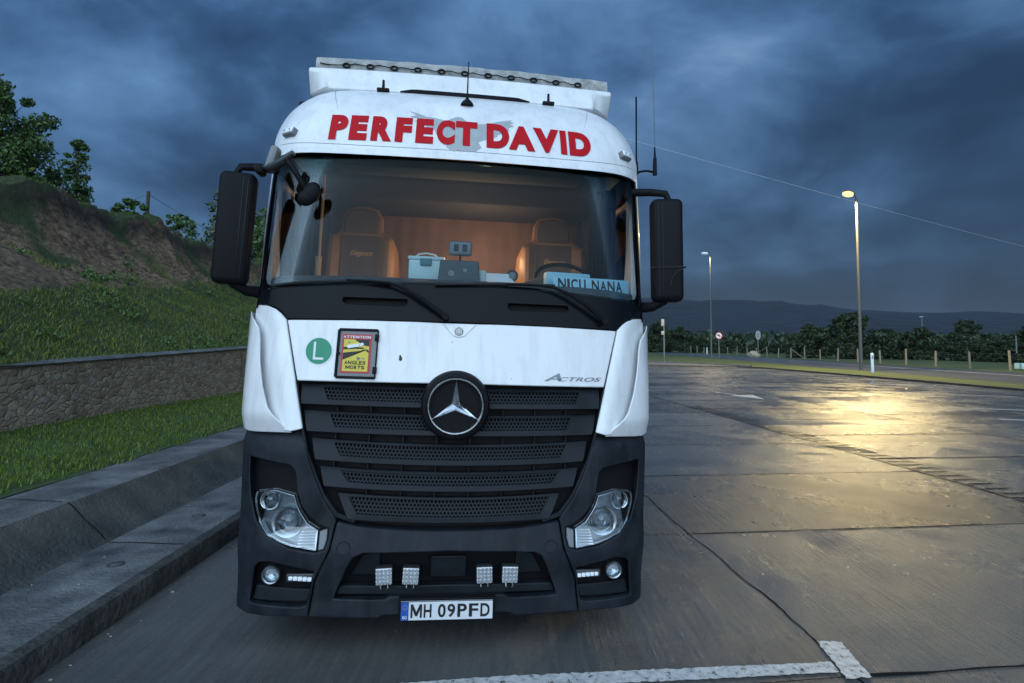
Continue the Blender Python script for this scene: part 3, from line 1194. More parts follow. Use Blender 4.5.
sheet('road_edge_line', [(33.55, -4), (33.85, -4), (33.9, 46), (34.9, 70), (33.9, 100), (31.5, 200), (31.2, 200), (33.6, 100), (34.6, 70), (33.6, 46)], 0.112, mk)
for y in range(60, 110, 6):
    sheet('road_dash', [(30.9, y), (31.1, y), (31.15, y + 3), (30.95, y + 3)], 0.112, mk)
sheet('far_verge', [(38.2, -4), (80, -4), (90, 200), (38, 200), (38, 150), (38.6, 70), (38.2, 46)], 0.10, 'verge')

# far hills


def hills(name, D0, D1, az0, az1, top, m, seed, nz=14, na=160, rough=0.10):
    V = []; Fc = []
    for j in range(nz):
        f = j / (nz - 1)
        D = D0 + (D1 - D0) * f
        env = math.sin(f * PI * 0.5) ** 1.2
        for i in range(na):
            az = az0 + (az1 - az0) * i / (na - 1)
            a = R(az)
            h = top(az) * env
            h += top(az) * rough * env * (noise.fractal(Vector((az * 0.22 + seed, f * 2.5, seed)), 1.0, 2.0, 5))
            V.append((math.sin(a) * D, math.cos(a) * D, h - 1))
    for j in range(nz - 1):
        for i in range(na - 1):
            a = j * na + i
            Fc.append((a, a + 1, a + na + 1, a + na))
    return raw(name, V, Fc, m, smooth=0, kind='structure')


hl = hills('hills', 1500, 2700, -60, 65, lambda a: float(np.interp(a, [-60, -20, 5, 12.6, 18, 24, 29, 31, 36, 43, 65], [180, 190, 212, 216, 202, 192, 178, 150, 138, 130, 120])), 'hill', 3.1)
hl.data.shade_smooth()
hl = hills('near_hills', 500, 900, -60, 65, lambda a: float(np.interp(a, [-60, 0, 10, 18, 24, 32, 40, 65], [20, 22, 24, 19, 16, 24, 26, 24])), 'hill', 9.7, rough=0.25)
hl.data.shade_smooth()

def lampobj(name, loc, power, col, rad=.06, parent=None, kind='POINT'):
    ld = bpy.data.lights.new(name, kind)
    if kind == 'SPOT':
        ld.spot_size = R(165)
        ld.spot_blend = .35
    ld.energy = power; ld.color = col; ld.shadow_soft_size = rad
    o = bpy.data.objects.new(name, ld); COL.objects.link(o)
    o.parent = parent; o.location = loc
    return o



# ================================================================== the truck
TM = Matrix.Translation((-0.358, 3.347, 0)) @ Matrix.Rotation(R(6.572), 4, 'Z') @ Matrix.Rotation(R(0.992), 4, 'Y')
truck = empty('semi_truck', M=TM, label='white semi truck cab with dark grey bumper parked head-on on the wet concrete', category='truck')
Zs = [0, .3, .65, 1.25, 1.55, 1.93, 3.05, 3.3, 3.5, 3.62, 3.7]
Ys = [.05, 0, 0, .03, .06, .11, .42, .50, .66, .88, 1.3]


def cx_(x):
    x = abs(x)
    return .088 * x * x + .0185 * x ** 8


def FF(x, z):
    return float(np.interp(z, Zs, Ys)) + cx_(x)


def FB(x, z):
    """bumper: fuller, with a crease at mid height"""
    return FF(x, z) - 0.030 * math.exp(-((z - 0.56) / 0.10) ** 2) - 0.02 * max(0, min(1, (0.30 - z) / 0.06)) + 0.05 * max(0, (z - 1.12) / 0.12) ** 2


# ---- bumper: centre and two corners
cen_half = [(0, .235), (.35, .235), (.40, .212), (.783, .212), (.760, .40), (.678, .59), (.660, .70), (.650, .742), (.53, .720), (.30, .705), (0, .700)]
hole = [(0, .335), (.33, .335), (.36, .315), (.650, .315), (.575, .50), (.545, .555), (.49, .580), (0, .595)]
skin('bumper', sym(cen_half), 'dark_plastic', truck, holes=[sym(hole)], off=0.0, thick=0.10, Ff=FB, bev=0.008)
cor = [(.790, .212), (.90, .205), (1.16, .182), (1.235, .195), (1.243, .35), (1.248, .55), (1.262, .80), (1.275, 1.02), (1.283, 1.17), (1.272, 1.225),
       (1.20, 1.243), (.955, 1.238), (.888, 1.25), (.845, 1.10), (.800, .985), (.735, .86), (.668, .772), (.656, .75), (.667, .70), (.685, .59), (.767, .405)]
hlh = [(1.215, 1.075), (1.10, 1.065), (.945, 1.045), (.915, 1.02), (.895, .90), (.865, .825), (.815, .765), (.75, .722), (.697, .705), (.695, .655), (.710, .595), (.76, .575), (.91, .590), (1.05, .64), (1.14, .72), (1.19, .85), (1.21, .97)]
fogh = [(.765, .468), (1.03, .505), (1.095, .49), (1.125, .46), (1.148, .25), (.84, .262), (.80, .275), (.775, .40)]
for s in (1, -1):
    mm_ = (lambda q: q) if s > 0 else mirx
    skin('bumper_corner', mm_(cor), 'dark_plastic', truck, holes=[mm_(hlh), mm_(fogh)], thick=0.12, Ff=FB, bev=0.009)
    skin('lamp_recess', mm_([(1.235, 1.09), (.90, 1.06), (.87, .84), (.68, .73), (.68, .56), (.92, .565), (1.10, .63), (1.20, .80)]), 'black_plastic', truck, off=-0.07, thick=0.02, Ff=FB, bev=0)
    skin('fog_lamp_recess', mm_([(.75, .49), (1.16, .52), (1.17, .235), (.76, .245)]), 'black_plastic', truck, off=-0.06, thick=0.02, Ff=FB, bev=0)
    skin('fog_lamp_shelf', mm_([(.80, .285), (1.135, .262), (1.115, .345), (.785, .352)]), 'grille_plastic', truck, off=-0.025, thick=0.03, Ff=FB, bev=0.006)
    # round cap of the towing eye
    bm = poly_bm(disc_poly(0.602 * s, .607, .034, 28))
    for v in bm.verts:
        v.co.y = FB(v.co.x, v.co.z) - 0.004
    t = bmesh.ops.extrude_face_region(bm, geom=bm.faces[:])
    for e in t['geom']:
        if isinstance(e, bmesh.types.BMVert):
            e.co.y += 0.01
    bm_obj('tow_cap', bm, 'dark_plastic', truck)
    bm = bmesh.new()
    tube_bm(bm, [(0.602 * s + .036 * math.cos(a), FB(.602, .607) - .002 + 0.015 * (0), .607 + .036 * math.sin(a)) for a in np.linspace(0, 2 * PI, 28)], 0.0016, 5)
    bm_obj('cap_groove', bm, 'black_void', truck)
    # side skirt that carries the bumper round to the wheel arch
    V = []; Fc = []
    zz = [.195, .35, .55, .80, 1.02, 1.17, 1.225]
    xx = [1.235, 1.243, 1.248, 1.262, 1.275, 1.283, 1.272]
    for z, x in zip(zz, xx):
        y0 = FB(x, z) + .03
        for yv in (y0, y0 + .10, .62, .80):
            V.append((s * (x + 0.006 * (yv > y0)), yv, z))
    for i in range(len(zz) - 1):
        for k in range(3):
            a = i * 4 + k
            Fc.append((a, a + 1, a + 5, a + 4))
    raw('bumper_side', V, Fc, 'dark_plastic', truck)
# the opening behind the work lamps
skin('bumper_recess', sym([(0, .31), (.68, .30), (.60, .53), (.50, .60), (0, .62)]), 'black_plastic', truck, off=-0.11, thick=0.01, Ff=FB, bev=0)
skin('recess_step', sym([(0, .33), (.34, .33), (.645, .325), (.62, .375), (0, .385)]), 'grille_plastic', truck, off=-0.035, thick=0.06, Ff=FB, bev=0.006)
skin('recess_block', sym([(0, .415), (.105, .415), (.105, .545), (0, .545)]), 'grille_plastic', truck, off=-0.07, thick=0.03, Ff=FB, bev=0.006)
for s in (1, -1):
    q = [(.40 * s, .42), (.57 * s, .42), (.50 * s, .545), (.40 * s, .555)]
    skin('recess_panel', q if s > 0 else q[::-1], 'grille_plastic', truck, off=-0.09, thick=0.015, Ff=FB, bev=0.004)

# ---- number plate
pl = skin('number_plate', [(-.262, .226), (.262, .226), (.262, .332), (-.262, .332)], 'plate_white', truck, off=0.030, thick=0.006, Ff=lambda x, z: -0.02 + .0, bev=0.003, st=.2)
skin('plate_holder', [(-.275, .215), (.275, .215), (.275, .343), (-.275, .343)], 'black_plastic', truck, off=0.0, thick=0.05, Ff=lambda x, z: -0.042, bev=0.004, st=.2)
pl.location.y = 0.0
pb = lambda: BVHTree.FromPolygons([(-1, -.050, 0), (1, -.050, 0), (1, -.050, 1), (-1, -.050, 1)], [(0, 1, 2, 3)])
PB = pb()
decal('plate_border', poly_bm([(-.262, .226), (.262, .226), (.262, .332), (-.262, .332)]), PB, 0.0008, 'black_print', pl, 0)
decal('plate_field', poly_bm([(-.2585, .2295), (.2585, .2295), (.2585, .3285), (-.2585, .3285)]), PB, 0.0018, 'plate_white', pl, 0)
decal('plate_band', poly_bm([(-.2585, .2295), (-.216, .2295), (-.216, .3285), (-.2585, .3285)]), PB, 0.0028, 'plate_blue', pl, 0)
tb = text_bm('RO', bold=0.02); fit_text(tb, -.250, -.225, .237, .254)
decal('plate_letters', tb, PB, 0.0038, 'white_sticker', pl, 0)
for txt, a, b in (('MH', -.205, -.088), ('09', -.052, .045), ('PFD', .058, .242)):
    tb = word_bm(txt, a, b, .243, .316, bold=.022, gap=.2)
    decal('plate_letters', tb, PB, 0.0038, 'black_print', pl, 0)
bm = bmesh.new()
for k in range(12):
    a = 2 * PI * k / 12
    box_bm(bm, (-.237 + .012 * math.cos(a), -.0534, .300 + .012 * math.sin(a)), (.0028, .0005, .0028))
bm_obj('plate_stars', bm, 'yellow_sticker', pl)

# ---- square LED work lamps in the bumper opening
for k, x in enumerate((-.367, -.215, .210, .360)):
    e = empty('work_lamp')
    e.parent = truck
    e.location = (x, -0.005, .452)
    e.rotation_euler = (0, R((-3, 2, -2, 1)[k]), 0)
    bm = bmesh.new()
    box_bm(bm, (0, .02, 0), (.098, .045, .098), .008)
    for i in range(5):
        box_bm(bm, (0, .05, -.04 + .02 * i), (.085, .03, .006))
    bm_obj('housing', bm, 'lamp_dark', e)
    bm = bmesh.new()
    for i in range(4):
        for j in range(4):
            lathe_bm(bm, [(0.0, .004), (.005, .002), (.0098, -.006), (.0105, -.006)], 12, Matrix.Translation((-.033 + .022 * i, -.004, -.033 + .022 * j)))
    bm_obj('reflector', bm, 'lamp_silver', e)
    bm = bmesh.new()
    box_bm(bm, (0, -.001, 0), (.088, .004, .088), .001)
    bm_obj('led_board', bm, 'led_white', e)
    bm = bmesh.new()
    for sx in (-.02, .02):
        tube_bm(bm, [(sx, .02, -.05), (sx, .015, -.07), (sx * .7, .02, -.078)], .004, 6)
    bm_obj('bracket', bm, 'brushed', e)

# ---- grille: five louvres with a honeycomb each
BARS = [(1.525, 1.405, .930, .912, .790, .752, 0.004), (1.367, 1.248, .903, .864, .738, .694, 0.008), (1.208, 1.090, .842, .804, .703, .655, .022),
        (1.050, .945, .782, .742, .655, .600, .026), (.908, .772, .668, .592, .600, .540, .030)]
skin('grille_back', sym([(0, .69), (.55, .71), (.72, .82), (.86, 1.08), (.93, 1.30), (.965, 1.535), (0, 1.545)]), 'black_void', truck, off=-0.10, thick=0.01, bev=0)
for i, (zt, zb, xt, xb, mt_, mb_, sag) in enumerate(BARS):
    def sg(x, sag=sag):
        return sag * (1 - min(1, (x / .85) ** 2))

    def FG(x, z, zt=zt, zb=zb, sag=sag):
        z0 = z + sag * (1 - min(1, (x / .85) ** 2))
        k = max(0, min(1, (z0 - zb) / (zt - zb)))
        return FF(x, z) + .002 + (.050 * (k - 0.22) / .78 if k > .22 else -.004 * (k / .22))

    def bend(poly):
        return [(p[0], p[1] - sg(p[0])) for p in dens(poly, .06)]
    outer = [(-xb, zb), (xb, zb), (xt, zt), (-xt, zt)]
    inner = [(-mb_, zb + .034), (mb_, zb + .034), (mt_, zt - .018), (-mt_, zt - .018)]
    bar = skin('grille_louvre', bend(outer), 'grille_plastic', truck, holes=[bend(inner)], thick=0.025, Ff=FG, bev=0.004, st=.06)
    # honeycomb
    S = 0.0128
    r3 = math.sqrt(3)
    bm = bmesh.new()
    row = 0
    z = zb + .034
    while z < zt - .010:
        x = -mt_ + (S * r3 / 2 if row % 2 else 0)
        while x <= mt_:
            f_ = (z - zb - .034) / (zt - zb - .052)
            if abs(x) < mb_ + (mt_ - mb_) * f_ + S * .6 and abs(x) < 2 and math.hypot(x - .004, z - 1.425) > .165:
                zz0 = z - sg(x)
                o_ = []; n_ = []
                for k in range(6):
                    a = PI / 6 + k * PI / 3
                    for lst, rr_ in ((o_, S), (n_, S * .70)):
                        px, pz = x + rr_ * math.cos(a), zz0 + rr_ * math.sin(a)
                        lst.append(bm.verts.new((px, FG(px, pz) + .006, pz)))
                for k in range(6):
                    bm.faces.new((o_[k], o_[(k + 1) % 6], n_[(k + 1) % 6], n_[k]))
            x += S * r3
        z += S * 1.5
        row += 1
    me = bpy.data.meshes.new('honeycomb'); bm.to_mesh(me); bm.free()
    link('honeycomb', me, 'grille_plastic', bar, 0)
    # short ribs seen in the gap under the louvre
    if i < 4:
        bm = bmesh.new()
        for x in np.arange(-.7, .75, .2):
            if abs(x) < xb - .05:
                box_bm(bm, (x, FF(x, zb) + .08, zb - .04 - sg(x)), (.008, .05, .10))
        bm_obj('grille_rib', bm, 'grille_plastic', truck)
# flange at either side of the grille
for s in (1, -1):
    q = [(.945, 1.533), (.962, 1.533), (.902, 1.262), (.858, 1.108), (.812, .992), (.745, .866), (.672, .768), (.56, .735), (.54, .752), (.655, .79), (.735, .89), (.79, 1.0), (.845, 1.12), (.885, 1.26)]
    skin('grille_frame', q if s > 0 else mirx(q), 'grille_plastic', truck, off=-0.012, thick=0.05, bev=0.003, st=.04)

# ---- three pointed star in its ring
e = empty('emblem'); e.parent = truck
e.location = (.005, -0.012, 1.425)
bm = bmesh.new()
lathe_bm(bm, [(0, .012), (.150, .012), (.157, -.002), (.172, -.014), (.192, -.006), (.203, .015), (.206, .05), (.20, .09)], 64)
bm_obj('emblem_dish', bm, 'black_plastic', e)
bm = bmesh.new()
lathe_bm(bm, [(.150, .010), (.151, -.014), (.156, -.021), (.163, -.021), (.168, -.014), (.169, .0), (.150, .010)], 72, cap=False)
bm_obj('emblem_ring', bm, 'chrome', e)
bm = bmesh.new()
c_ = bm.verts.new((0, -.020, 0))
for k in range(3):
    a = PI / 2 + k * 2 * PI / 3
    tip = bm.verts.new((.153 * math.cos(a), -.006, .153 * math.sin(a)))
    nl = bm.verts.new((.027 * math.cos(a + PI / 3), .004, .027 * math.sin(a + PI / 3)))
    nr = bm.verts.new((.027 * math.cos(a - PI / 3), .004, .027 * math.sin(a - PI / 3)))
    bm.faces.new((c_, nl, tip)); bm.faces.new((c_, tip, nr))
me = bpy.data.meshes.new('star')
for f in bm.faces:
    f.normal_update()
    if f.normal.y > 0: f.normal_flip()
bm.to_mesh(me); bm.free()
link('star', me, 'chrome', e, 0)

# ---- white front panel
hood = sym([(0, 1.545), (.19, 1.547), (.945, 1.541), (1.043, 1.905), (.60, 1.914), (.25, 1.916), (.12, 1.914), (0, 1.914)])
hd = skin('front_panel', hood, 'white_paint', truck, off=0.004, thick=0.03, bev=0.007)
# narrow shadow joint between panel and windscreen base is the black cowl below
inn = [(.957, 1.541), (.888, 1.262), (.952, 1.246), (1.20, 1.26), (1.265, 1.29), (1.292, 1.60), (1.300, 2.000), (1.262, 2.000), (1.19, 1.992), (1.13, 1.972), (1.09, 1.946), (1.052, 1.908)]


def FI(x, z):
    x = abs(x)
    e_ = np.interp(z, [1.25, 1.55, 1.95], [.885, .957, 1.06])
    k = max(0, min(1, (x - e_) / .06))
    return FF(x, z) - 0.020 * math.sin(k * PI / 2) + .055 * max(0, (x - e_ - .10)) / .2


wing = [(.952, 1.236), (1.24, 1.222), (1.287, 1.232), (1.302, 1.30), (1.312, 1.50), (1.325, 1.75), (1.338, 1.962), (1.31, 1.935), (1.262, 1.895), (1.225, 1.855), (1.205, 1.79), (1.185, 1.65), (1.15, 1.50), (1.105, 1.38), (1.075, 1.345)]


def FW_(x, z):
    x = abs(x)
    b = FF(x, z) - .055
    b += .10 * max(0, (1.335 - z)) / .1 * .5                       # lower facet folds inwards
    b -= .012 * max(0, min(1, (x - 1.10) / .08))
    b += 1.5 * max(0, x - 1.27) ** 1.2
    return b


for s in (1, -1):
    mm_ = (lambda q: q) if s > 0 else mirx
    skin('corner_panel', mm_(inn), 'white_paint', truck, off=0.0, thick=0.03, Ff=FI, bev=0.006, st=.035)
    skin('air_deflector', mm_(wing), 'white_paint', truck, off=0.0, thick=0.022, Ff=FW_, bev=0.006, st=.03)
    # return of the deflector along the side
    V = []; Fc = []
    zz = [1.232, 1.30, 1.50, 1.75, 1.955]; xx = [1.284, 1.300, 1.310, 1.323, 1.336]
    for z, x in zip(zz, xx):
        y0 = FW_(x, z) + .012
        for yv in (y0, y0 + .06, y0 + .30):
            V.append((s * (x + .004 * (yv > y0)), yv, z))
    Fc = [(i * 3 + k, i * 3 + k + 1, i * 3 + k + 4, i * 3 + k + 3) for i in range(4) for k in range(2)]
    raw('deflector_return', V, Fc, 'white_paint', truck)

# ---- black base of the windscreen with the two grips
cowl = sym([(0, 1.922), (1.045, 1.914), (1.085, 1.955), (1.13, 1.982), (1.19, 2.001), (1.265, 2.008), (1.285, 2.012), (1.292, 2.10), (1.20, 2.108), (.9, 2.125), (.5, 2.15), (0, 2.165)])
gr_ = [(.315, 2.055), (.315, 2.028), (.335, 2.012), (.69, 2.018), (.715, 2.035), (.71, 2.055)]
skin('windscreen_base', cowl, 'black_gloss', truck, holes=[gr_, mirx(gr_)], off=-0.004, thick=0.04, bev=0.004)
for s in (1, -1):
    q = [(.30, 2.00), (.73, 2.00), (.73, 2.07), (.30, 2.07)]
    skin('grip_recess', q if s > 0 else mirx(q), 'black_void', truck, off=-0.05, thick=0.01, bev=0)
# ---- windscreen
wsp = sym([(0, 2.168), (.5, 2.153), (.9, 2.128), (1.20, 2.111), (1.278, 2.103), (1.300, 2.52), (1.322, 2.98), (1.328, 3.08), (1.20, 3.082), (.7, 3.056), (0, 3.040)])
ws = skin('windscreen', wsp, 'windscreen_glass', truck, off=-0.004, thick=0.005, bev=0, st=.08, smooth=60)
# black printed border on the inside of the glass
wsi = sym([(0, 2.180), (.5, 2.165), (.9, 2.140), (1.18, 2.125), (1.235, 2.14), (1.255, 2.18), (1.262, 2.55), (1.288, 3.00), (1.27, 3.045), (1.19, 3.052), (.7, 3.033), (0, 3.018)])
skin('windscreen_seal', wsp, 'black_gloss', truck, holes=[wsi], off=-0.014, thick=0.006, bev=0, st=.06)
# ---- screen pillars
for s in (1, -1):
    V = []; Fc = []
    zz = np.linspace(1.98, 3.10, 14)
    xs_o = np.interp(zz, [1.98, 2.03, 2.52, 3.10], [1.300, 1.302, 1.348, 1.378])
    xs_i = np.interp(zz, [1.98, 2.10, 2.52, 3.10], [1.286, 1.283, 1.302, 1.328])
    for z, xo, xi in zip(zz, xs_o, xs_i):
        yi = FF(xi, z)
        V += [(s * xi, yi + .02, z), (s * (xi + .004), yi - .004, z), (s * (xi + (xo - xi) * .45), yi + .022, z), (s * (xi + (xo - xi) * .55), yi + .028, z), (s * xo, yi + .075, z), (s * (xo + .004), yi + .16, z), (s * (xo + .002), yi + .30, z)]
    nn = 7
    Fb = [(i * nn + k, i * nn + k + 1, i * nn + nn + k + 1, i * nn + nn + k) for i in range(13) for k in (0, 1)]
    Fw = [(i * nn + k, i * nn + k + 1, i * nn + nn + k + 1, i * nn + nn + k) for i in range(13) for k in (2, 3, 4, 5)]
    raw('pillar_trim', V, Fb, 'black_plastic', truck)
    raw('pillar', V, Fw, 'white_paint', truck)

# ---- roof visor (a lofted shell)
MM = [(.46, 3.060), (.405, 3.045), (.415, 3.085), (.43, 3.095), (.475, 3.20), (.535, 3.33), (.605, 3.45), (.69, 3.555), (.79, 3.64), (.92, 3.715), (1.10, 3.785)]
EE = [(1.335, .86, 3.095), (1.350, .790, 3.085), (1.358, .800, 3.115), (1.368, .815, 3.125), (1.376, .84, 3.24), (1.358, .90, 3.375), (1.315, .94, 3.49), (1.245, .98, 3.59), (1.160, 1.02, 3.67), (1.06, 1.07, 3.735), (.95, 1.13, 3.785)]


def loft():
    V = []; Fc = []
    nu = 49
    us = np.linspace(-1, 1, nu)
    us = np.sign(us) * (1 - (1 - np.abs(us)) ** 1.35)
    rows = []
    for (my, mz), (ex, ey, ez) in zip(MM, EE):
        rows.append((my, mz, ex, ey, ez))
    # interpolate more rows
    R_ = np.array(rows)
    t = np.arange(len(R_)); tt = np.concatenate([[0, 1, 2, 3], np.linspace(3.2, len(R_) - 1, 26)])
    R2 = np.stack([np.interp(tt, t, R_[:, k]) for k in range(5)], 1)
    for _ in range(2):
        R2[5:-1] = (R2[4:-2] + 2 * R2[5:-1] + R2[6:]) / 4
    for my, mz, ex, ey, ez in R2:
        for u in us:
            a = abs(u)
            g = .33 * a ** 2 + .67 * a ** 9
            V.append((ex * u, my + (ey - my) * g, mz + (ez - mz) * a ** 4))
    n = len(R2)
    for j in range(n - 1):
        for i in range(nu - 1):
            a = j * nu + i
            Fc.append((a, a + 1, a + nu + 1, a + nu))
    # sides and deck run back
    b = len(V)
    for j in range(n):
        my, mz, ex, ey, ez = R2[j]
        V.append((-ex, 2.45, ez)); V.append((ex, 2.45, ez))
    for j in range(n - 1):
        Fc.append((j * nu, (j + 1) * nu, b + 2 * (j + 1), b + 2 * j))
        Fc.append((j * nu + nu - 1, b + 2 * j + 1, b + 2 * (j + 1) + 1, (j + 1) * nu + nu - 1))
    last = (n - 1) * nu
    Fc.append(tuple(range(last, last + nu)) + (b + 2 * (n - 1) + 1, b + 2 * (n - 1)))
    return V, Fc


V, Fc = loft()
visor = raw('roof_visor', V, Fc, 'white_roof_paint', truck, smooth=28)
bm = bmesh.new(); bm.from_mesh(visor.data); bmesh.ops.recalc_face_normals(bm, faces=bm.faces[:]); bm.to_mesh(visor.data); bm.free()
VB = bvh_of(visor)
HB = bvh_of(hd)
# lettering and the grey bird behind it
bird = [(-.394, 3.444), (-.33, 3.428), (-.271, 3.400), (-.202, 3.392), (-.124, 3.371), (-.098, 3.393), (-.049, 3.420), (-.014, 3.412), (.018, 3.378), (.034, 3.348), (.10, 3.362), (.163, 3.372), (.263, 3.408), (.355, 3.432), (.330, 3.415), (.362, 3.402), (.330, 3.385), (.360, 3.373), (.318, 3.352), (.325, 3.328), (.290, 3.300), (.245, 3.285), (.235, 3.262), (.194, 3.245),
        (.10, 3.205), (.125, 3.158), (.085, 3.125), (.039, 3.115), (.015, 3.130), (-.005, 3.112), (-.03, 3.126), (-.067, 3.110), (-.095, 3.125), (-.122, 3.148), (-.10, 3.19), (-.137, 3.205), (-.155, 3.245), (-.194, 3.250), (-.205, 3.285), (-.265, 3.306), (-.262, 3.332), (-.349, 3.350), (-.318, 3.372), (-.381, 3.391), (-.34, 3.41)]
bird = bird[::-1]
fb_ = poly_bm([(-x, z) for x, z in bird][::-1] if False else bird)
decal('bird_emblem', fb_, VB, 0.0025, 'grey_decal', visor, 0.04)
LET = [('P', -.928, -.806), ('E', -.790, -.668), ('R', -.640, -.497), ('F', -.475, -.362), ('E', -.334, -.212), ('C', -.190, -.062), ('T', -.058, .095),
       ('D', .160, .322), ('A', .318, .508), ('V', .498, .690), ('I', .684, .748), ('D', .762, .930)]
LZ = lambda x: (3.163, 3.378)
for ch, a, b in LET:
    tb = text_bm(ch, bold=0.07)
    z0_, z1_ = LZ(a)
    if ch == 'I':
        a, b = .697, .744
    fit_text(tb, a, b, z0_, z1_)
    decal('letter', tb, VB, 0.005, 'red_letter', visor, 0.03)
for s in (1, -1):
    P_ = []
    for k in range(12):
        f_ = k / 11
        x_, z_ = s * (1.00 - .10 * f_), 3.735 - .30 * f_
        h = VB.ray_cast(Vector((x_, -3, z_)), Vector((0, 1, 0)))
        if h[0]: P_.append(h[0])
    bm = bmesh.new(); tube_bm(bm, P_, [.0028 * (1 - .7 * k / len(P_)) for k in range(len(P_))], 5)
    bm_obj('visor_crease', bm, 'grey_plate', visor)
P_ = []
for k in range(61):
    x_ = -1.30 + 2.60 * k / 60
    h = VB.ray_cast(Vector((x_, -3, 3.118 + .045 * (x_ / 1.3) ** 4)), Vector((0, 1, 0)))
    if h[0]: P_.append(h[0])
bm = bmesh.new(); tube_bm(bm, P_, .0022, 5)
bm_obj('visor_seam', bm, 'grey_plate', visor)
# marker lamps
for s in (1, -1):
    x, z = 1.21 * s, 3.232
    h = VB.ray_cast(Vector((x, -3, z)), Vector((0, 1, 0)))
    nrm = h[1] if h[1].y < 0 else -h[1]
    e = empty('marker_lamp'); e.parent = truck
    e.matrix_local = Matrix.Translation(h[0] + nrm.normalized() * .020) @ nrm.to_track_quat('-Y', 'Z').to_matrix().to_4x4()
    bm = bmesh.new(); box_bm(bm, (0, .012, 0), (.115, .05, .060), .014, seg=3)
    bm_obj('bezel', bm, 'grey_plate', e)
    bm = bmesh.new(); box_bm(bm, (0, -.009, .004), (.100, .022, .044), .010, seg=3)
    bm_obj('lens', bm, 'led_white', e)
    bm = bmesh.new()
    for sx in (-.028, .028):
        cyl_bm(bm, (sx, -.019, .002), (sx, -.024, .002), .005, n=10)
    bm_obj('bulb', bm, 'black_print', e)
# slot, small fittings, aerial on the roof
def roof_hit(x, y):
    h = VB.ray_cast(Vector((x, y, 6)), Vector((0, 0, -1)))
    return h[0].z if h[0] else 3.79
bm = bmesh.new()
pv = None
for i in range(25):
    x = -.50 + i / 24 * 1.02
    hh = .028 * min(1, min(i, 24 - i) / 3 + .25)
    y0 = .97
    z = roof_hit(x, y0)
    rg = [bm.verts.new((x, y0 - .02, z - .004)), bm.verts.new((x, y0 - .025, z + hh)), bm.verts.new((x, y0 + .05, z + hh + .022))]
    if pv:
        bm.faces.new((pv[0], pv[1], rg[1], rg[0])); bm.faces.new((pv[1], pv[2], rg[2], rg[1]))
    pv = rg
bm_obj('roof_slot', bm, 'black_plastic', truck)
for x, y in ((-.627, .93), (.668, .93)):
    z = roof_hit(x, y)
    bm = bmesh.new()
    box_bm(bm, (x, y, z + .014), (.095, .05, .028), .008)
    cyl_bm(bm, (x, y, z + .02), (x, y, z + .095), .012, .009, 12)
    bm_obj('roof_fitting', bm, 'black_plastic', truck)
e = empty('aerial'); e.parent = truck
z = roof_hit(.018, .69)
e.location = (.018, .69, z)
bm = bmesh.new(); lathe_bm(bm, [(.048, 0), (.046, .012), (.034, .03), (.014, .048), (.009, .07), (0, .075)], 24, Matrix.Rotation(R(90), 4, 'X'))
bm_obj('aerial_base', bm, 'black_plastic', e)
bm = bmesh.new(); tube_bm(bm, [(0, 0, .05), (0, .02, .20), (.002, .05, .36)], [.006, .005, .004], 6)
bm_obj('aerial_rod', bm, 'black_plastic', e)

# ---- roof wing
sp = bmesh.new()
secs = []
for u in np.linspace(-1, 1, 41):
    a = abs(u)
    x = 1.275 * u
    bow = .05 * a ** 2
    zb_ = 3.795 + (.012 if a > .85 else 0)
    zt_ = 4.020
    zf = 3.80 if a > .86 else 3.79
    yf = 1.08 + bow
    if a > .86:
        yb = 1.20 + bow
        kk = (a - .86) / .14 * .16
        prof = [(1.75, zb_), (yf + .06 + kk, zb_), (yf + .04 + kk, zb_ + .02), (yb - .02, zt_ - .035), (yb, zt_), (1.75, zt_ + .0)]
    else:
        prof = [(1.75, zb_), (yf, zf), (yf + .01, zf + .02), (yf + .10, zt_ - .030), (yf + .12, zt_), (1.75, zt_)]
    secs.append([sp.verts.new((x, py, pz)) for py, pz in prof])
for i in range(40):
    for k in range(6):
        sp.faces.new((secs[i][k], secs[i][(k + 1) % 6], secs[i + 1][(k + 1) % 6], secs[i + 1][k]))
sp.faces.new(secs[0]); sp.faces.new(secs[-1][::-1])
spo = bm_obj('roof_wing', sp, 'white_roof_paint', truck, smooth=30)
md = spo.modifiers.new('bevel', 'BEVEL'); md.width = .020; md.segments = 3; md.limit_method = 'ANGLE'; md.angle_limit = R(40)
# weathered light board with its looped cable, on top of the wing
bm = bmesh.new()
n = 60
secs = []
for i in range(n + 1):
    x = -1.225 + 2.47 * i / n
    w1 = .010 * noise.noise(Vector((x * 6, 1, 0))); w2 = .012 * noise.noise(Vector((x * 5, 5, 0)))
    bow = .05 * (x / 1.2) ** 2
    y0 = 1.22 + bow
    secs.append([bm.verts.new(c) for c in ((x, y0 + w1, 4.026), (x, y0 - .008 + w1, 4.070 + w2 * .4), (x, y0 + .012 + w2, 4.122 + w1), (x, y0 + .16, 4.132 + w2), (x, y0 + .17, 4.026))])
for i in range(n):
    for k in range(5):
        bm.faces.new((secs[i][k], secs[i][(k + 1) % 5], secs[i + 1][(k + 1) % 5], secs[i + 1][k]))
bm.faces.new(secs[0]); bm.faces.new(secs[-1][::-1])
lb = bm_obj('light_board', bm, 'tarp_grey', truck)
bm = bmesh.new()
prevx = None
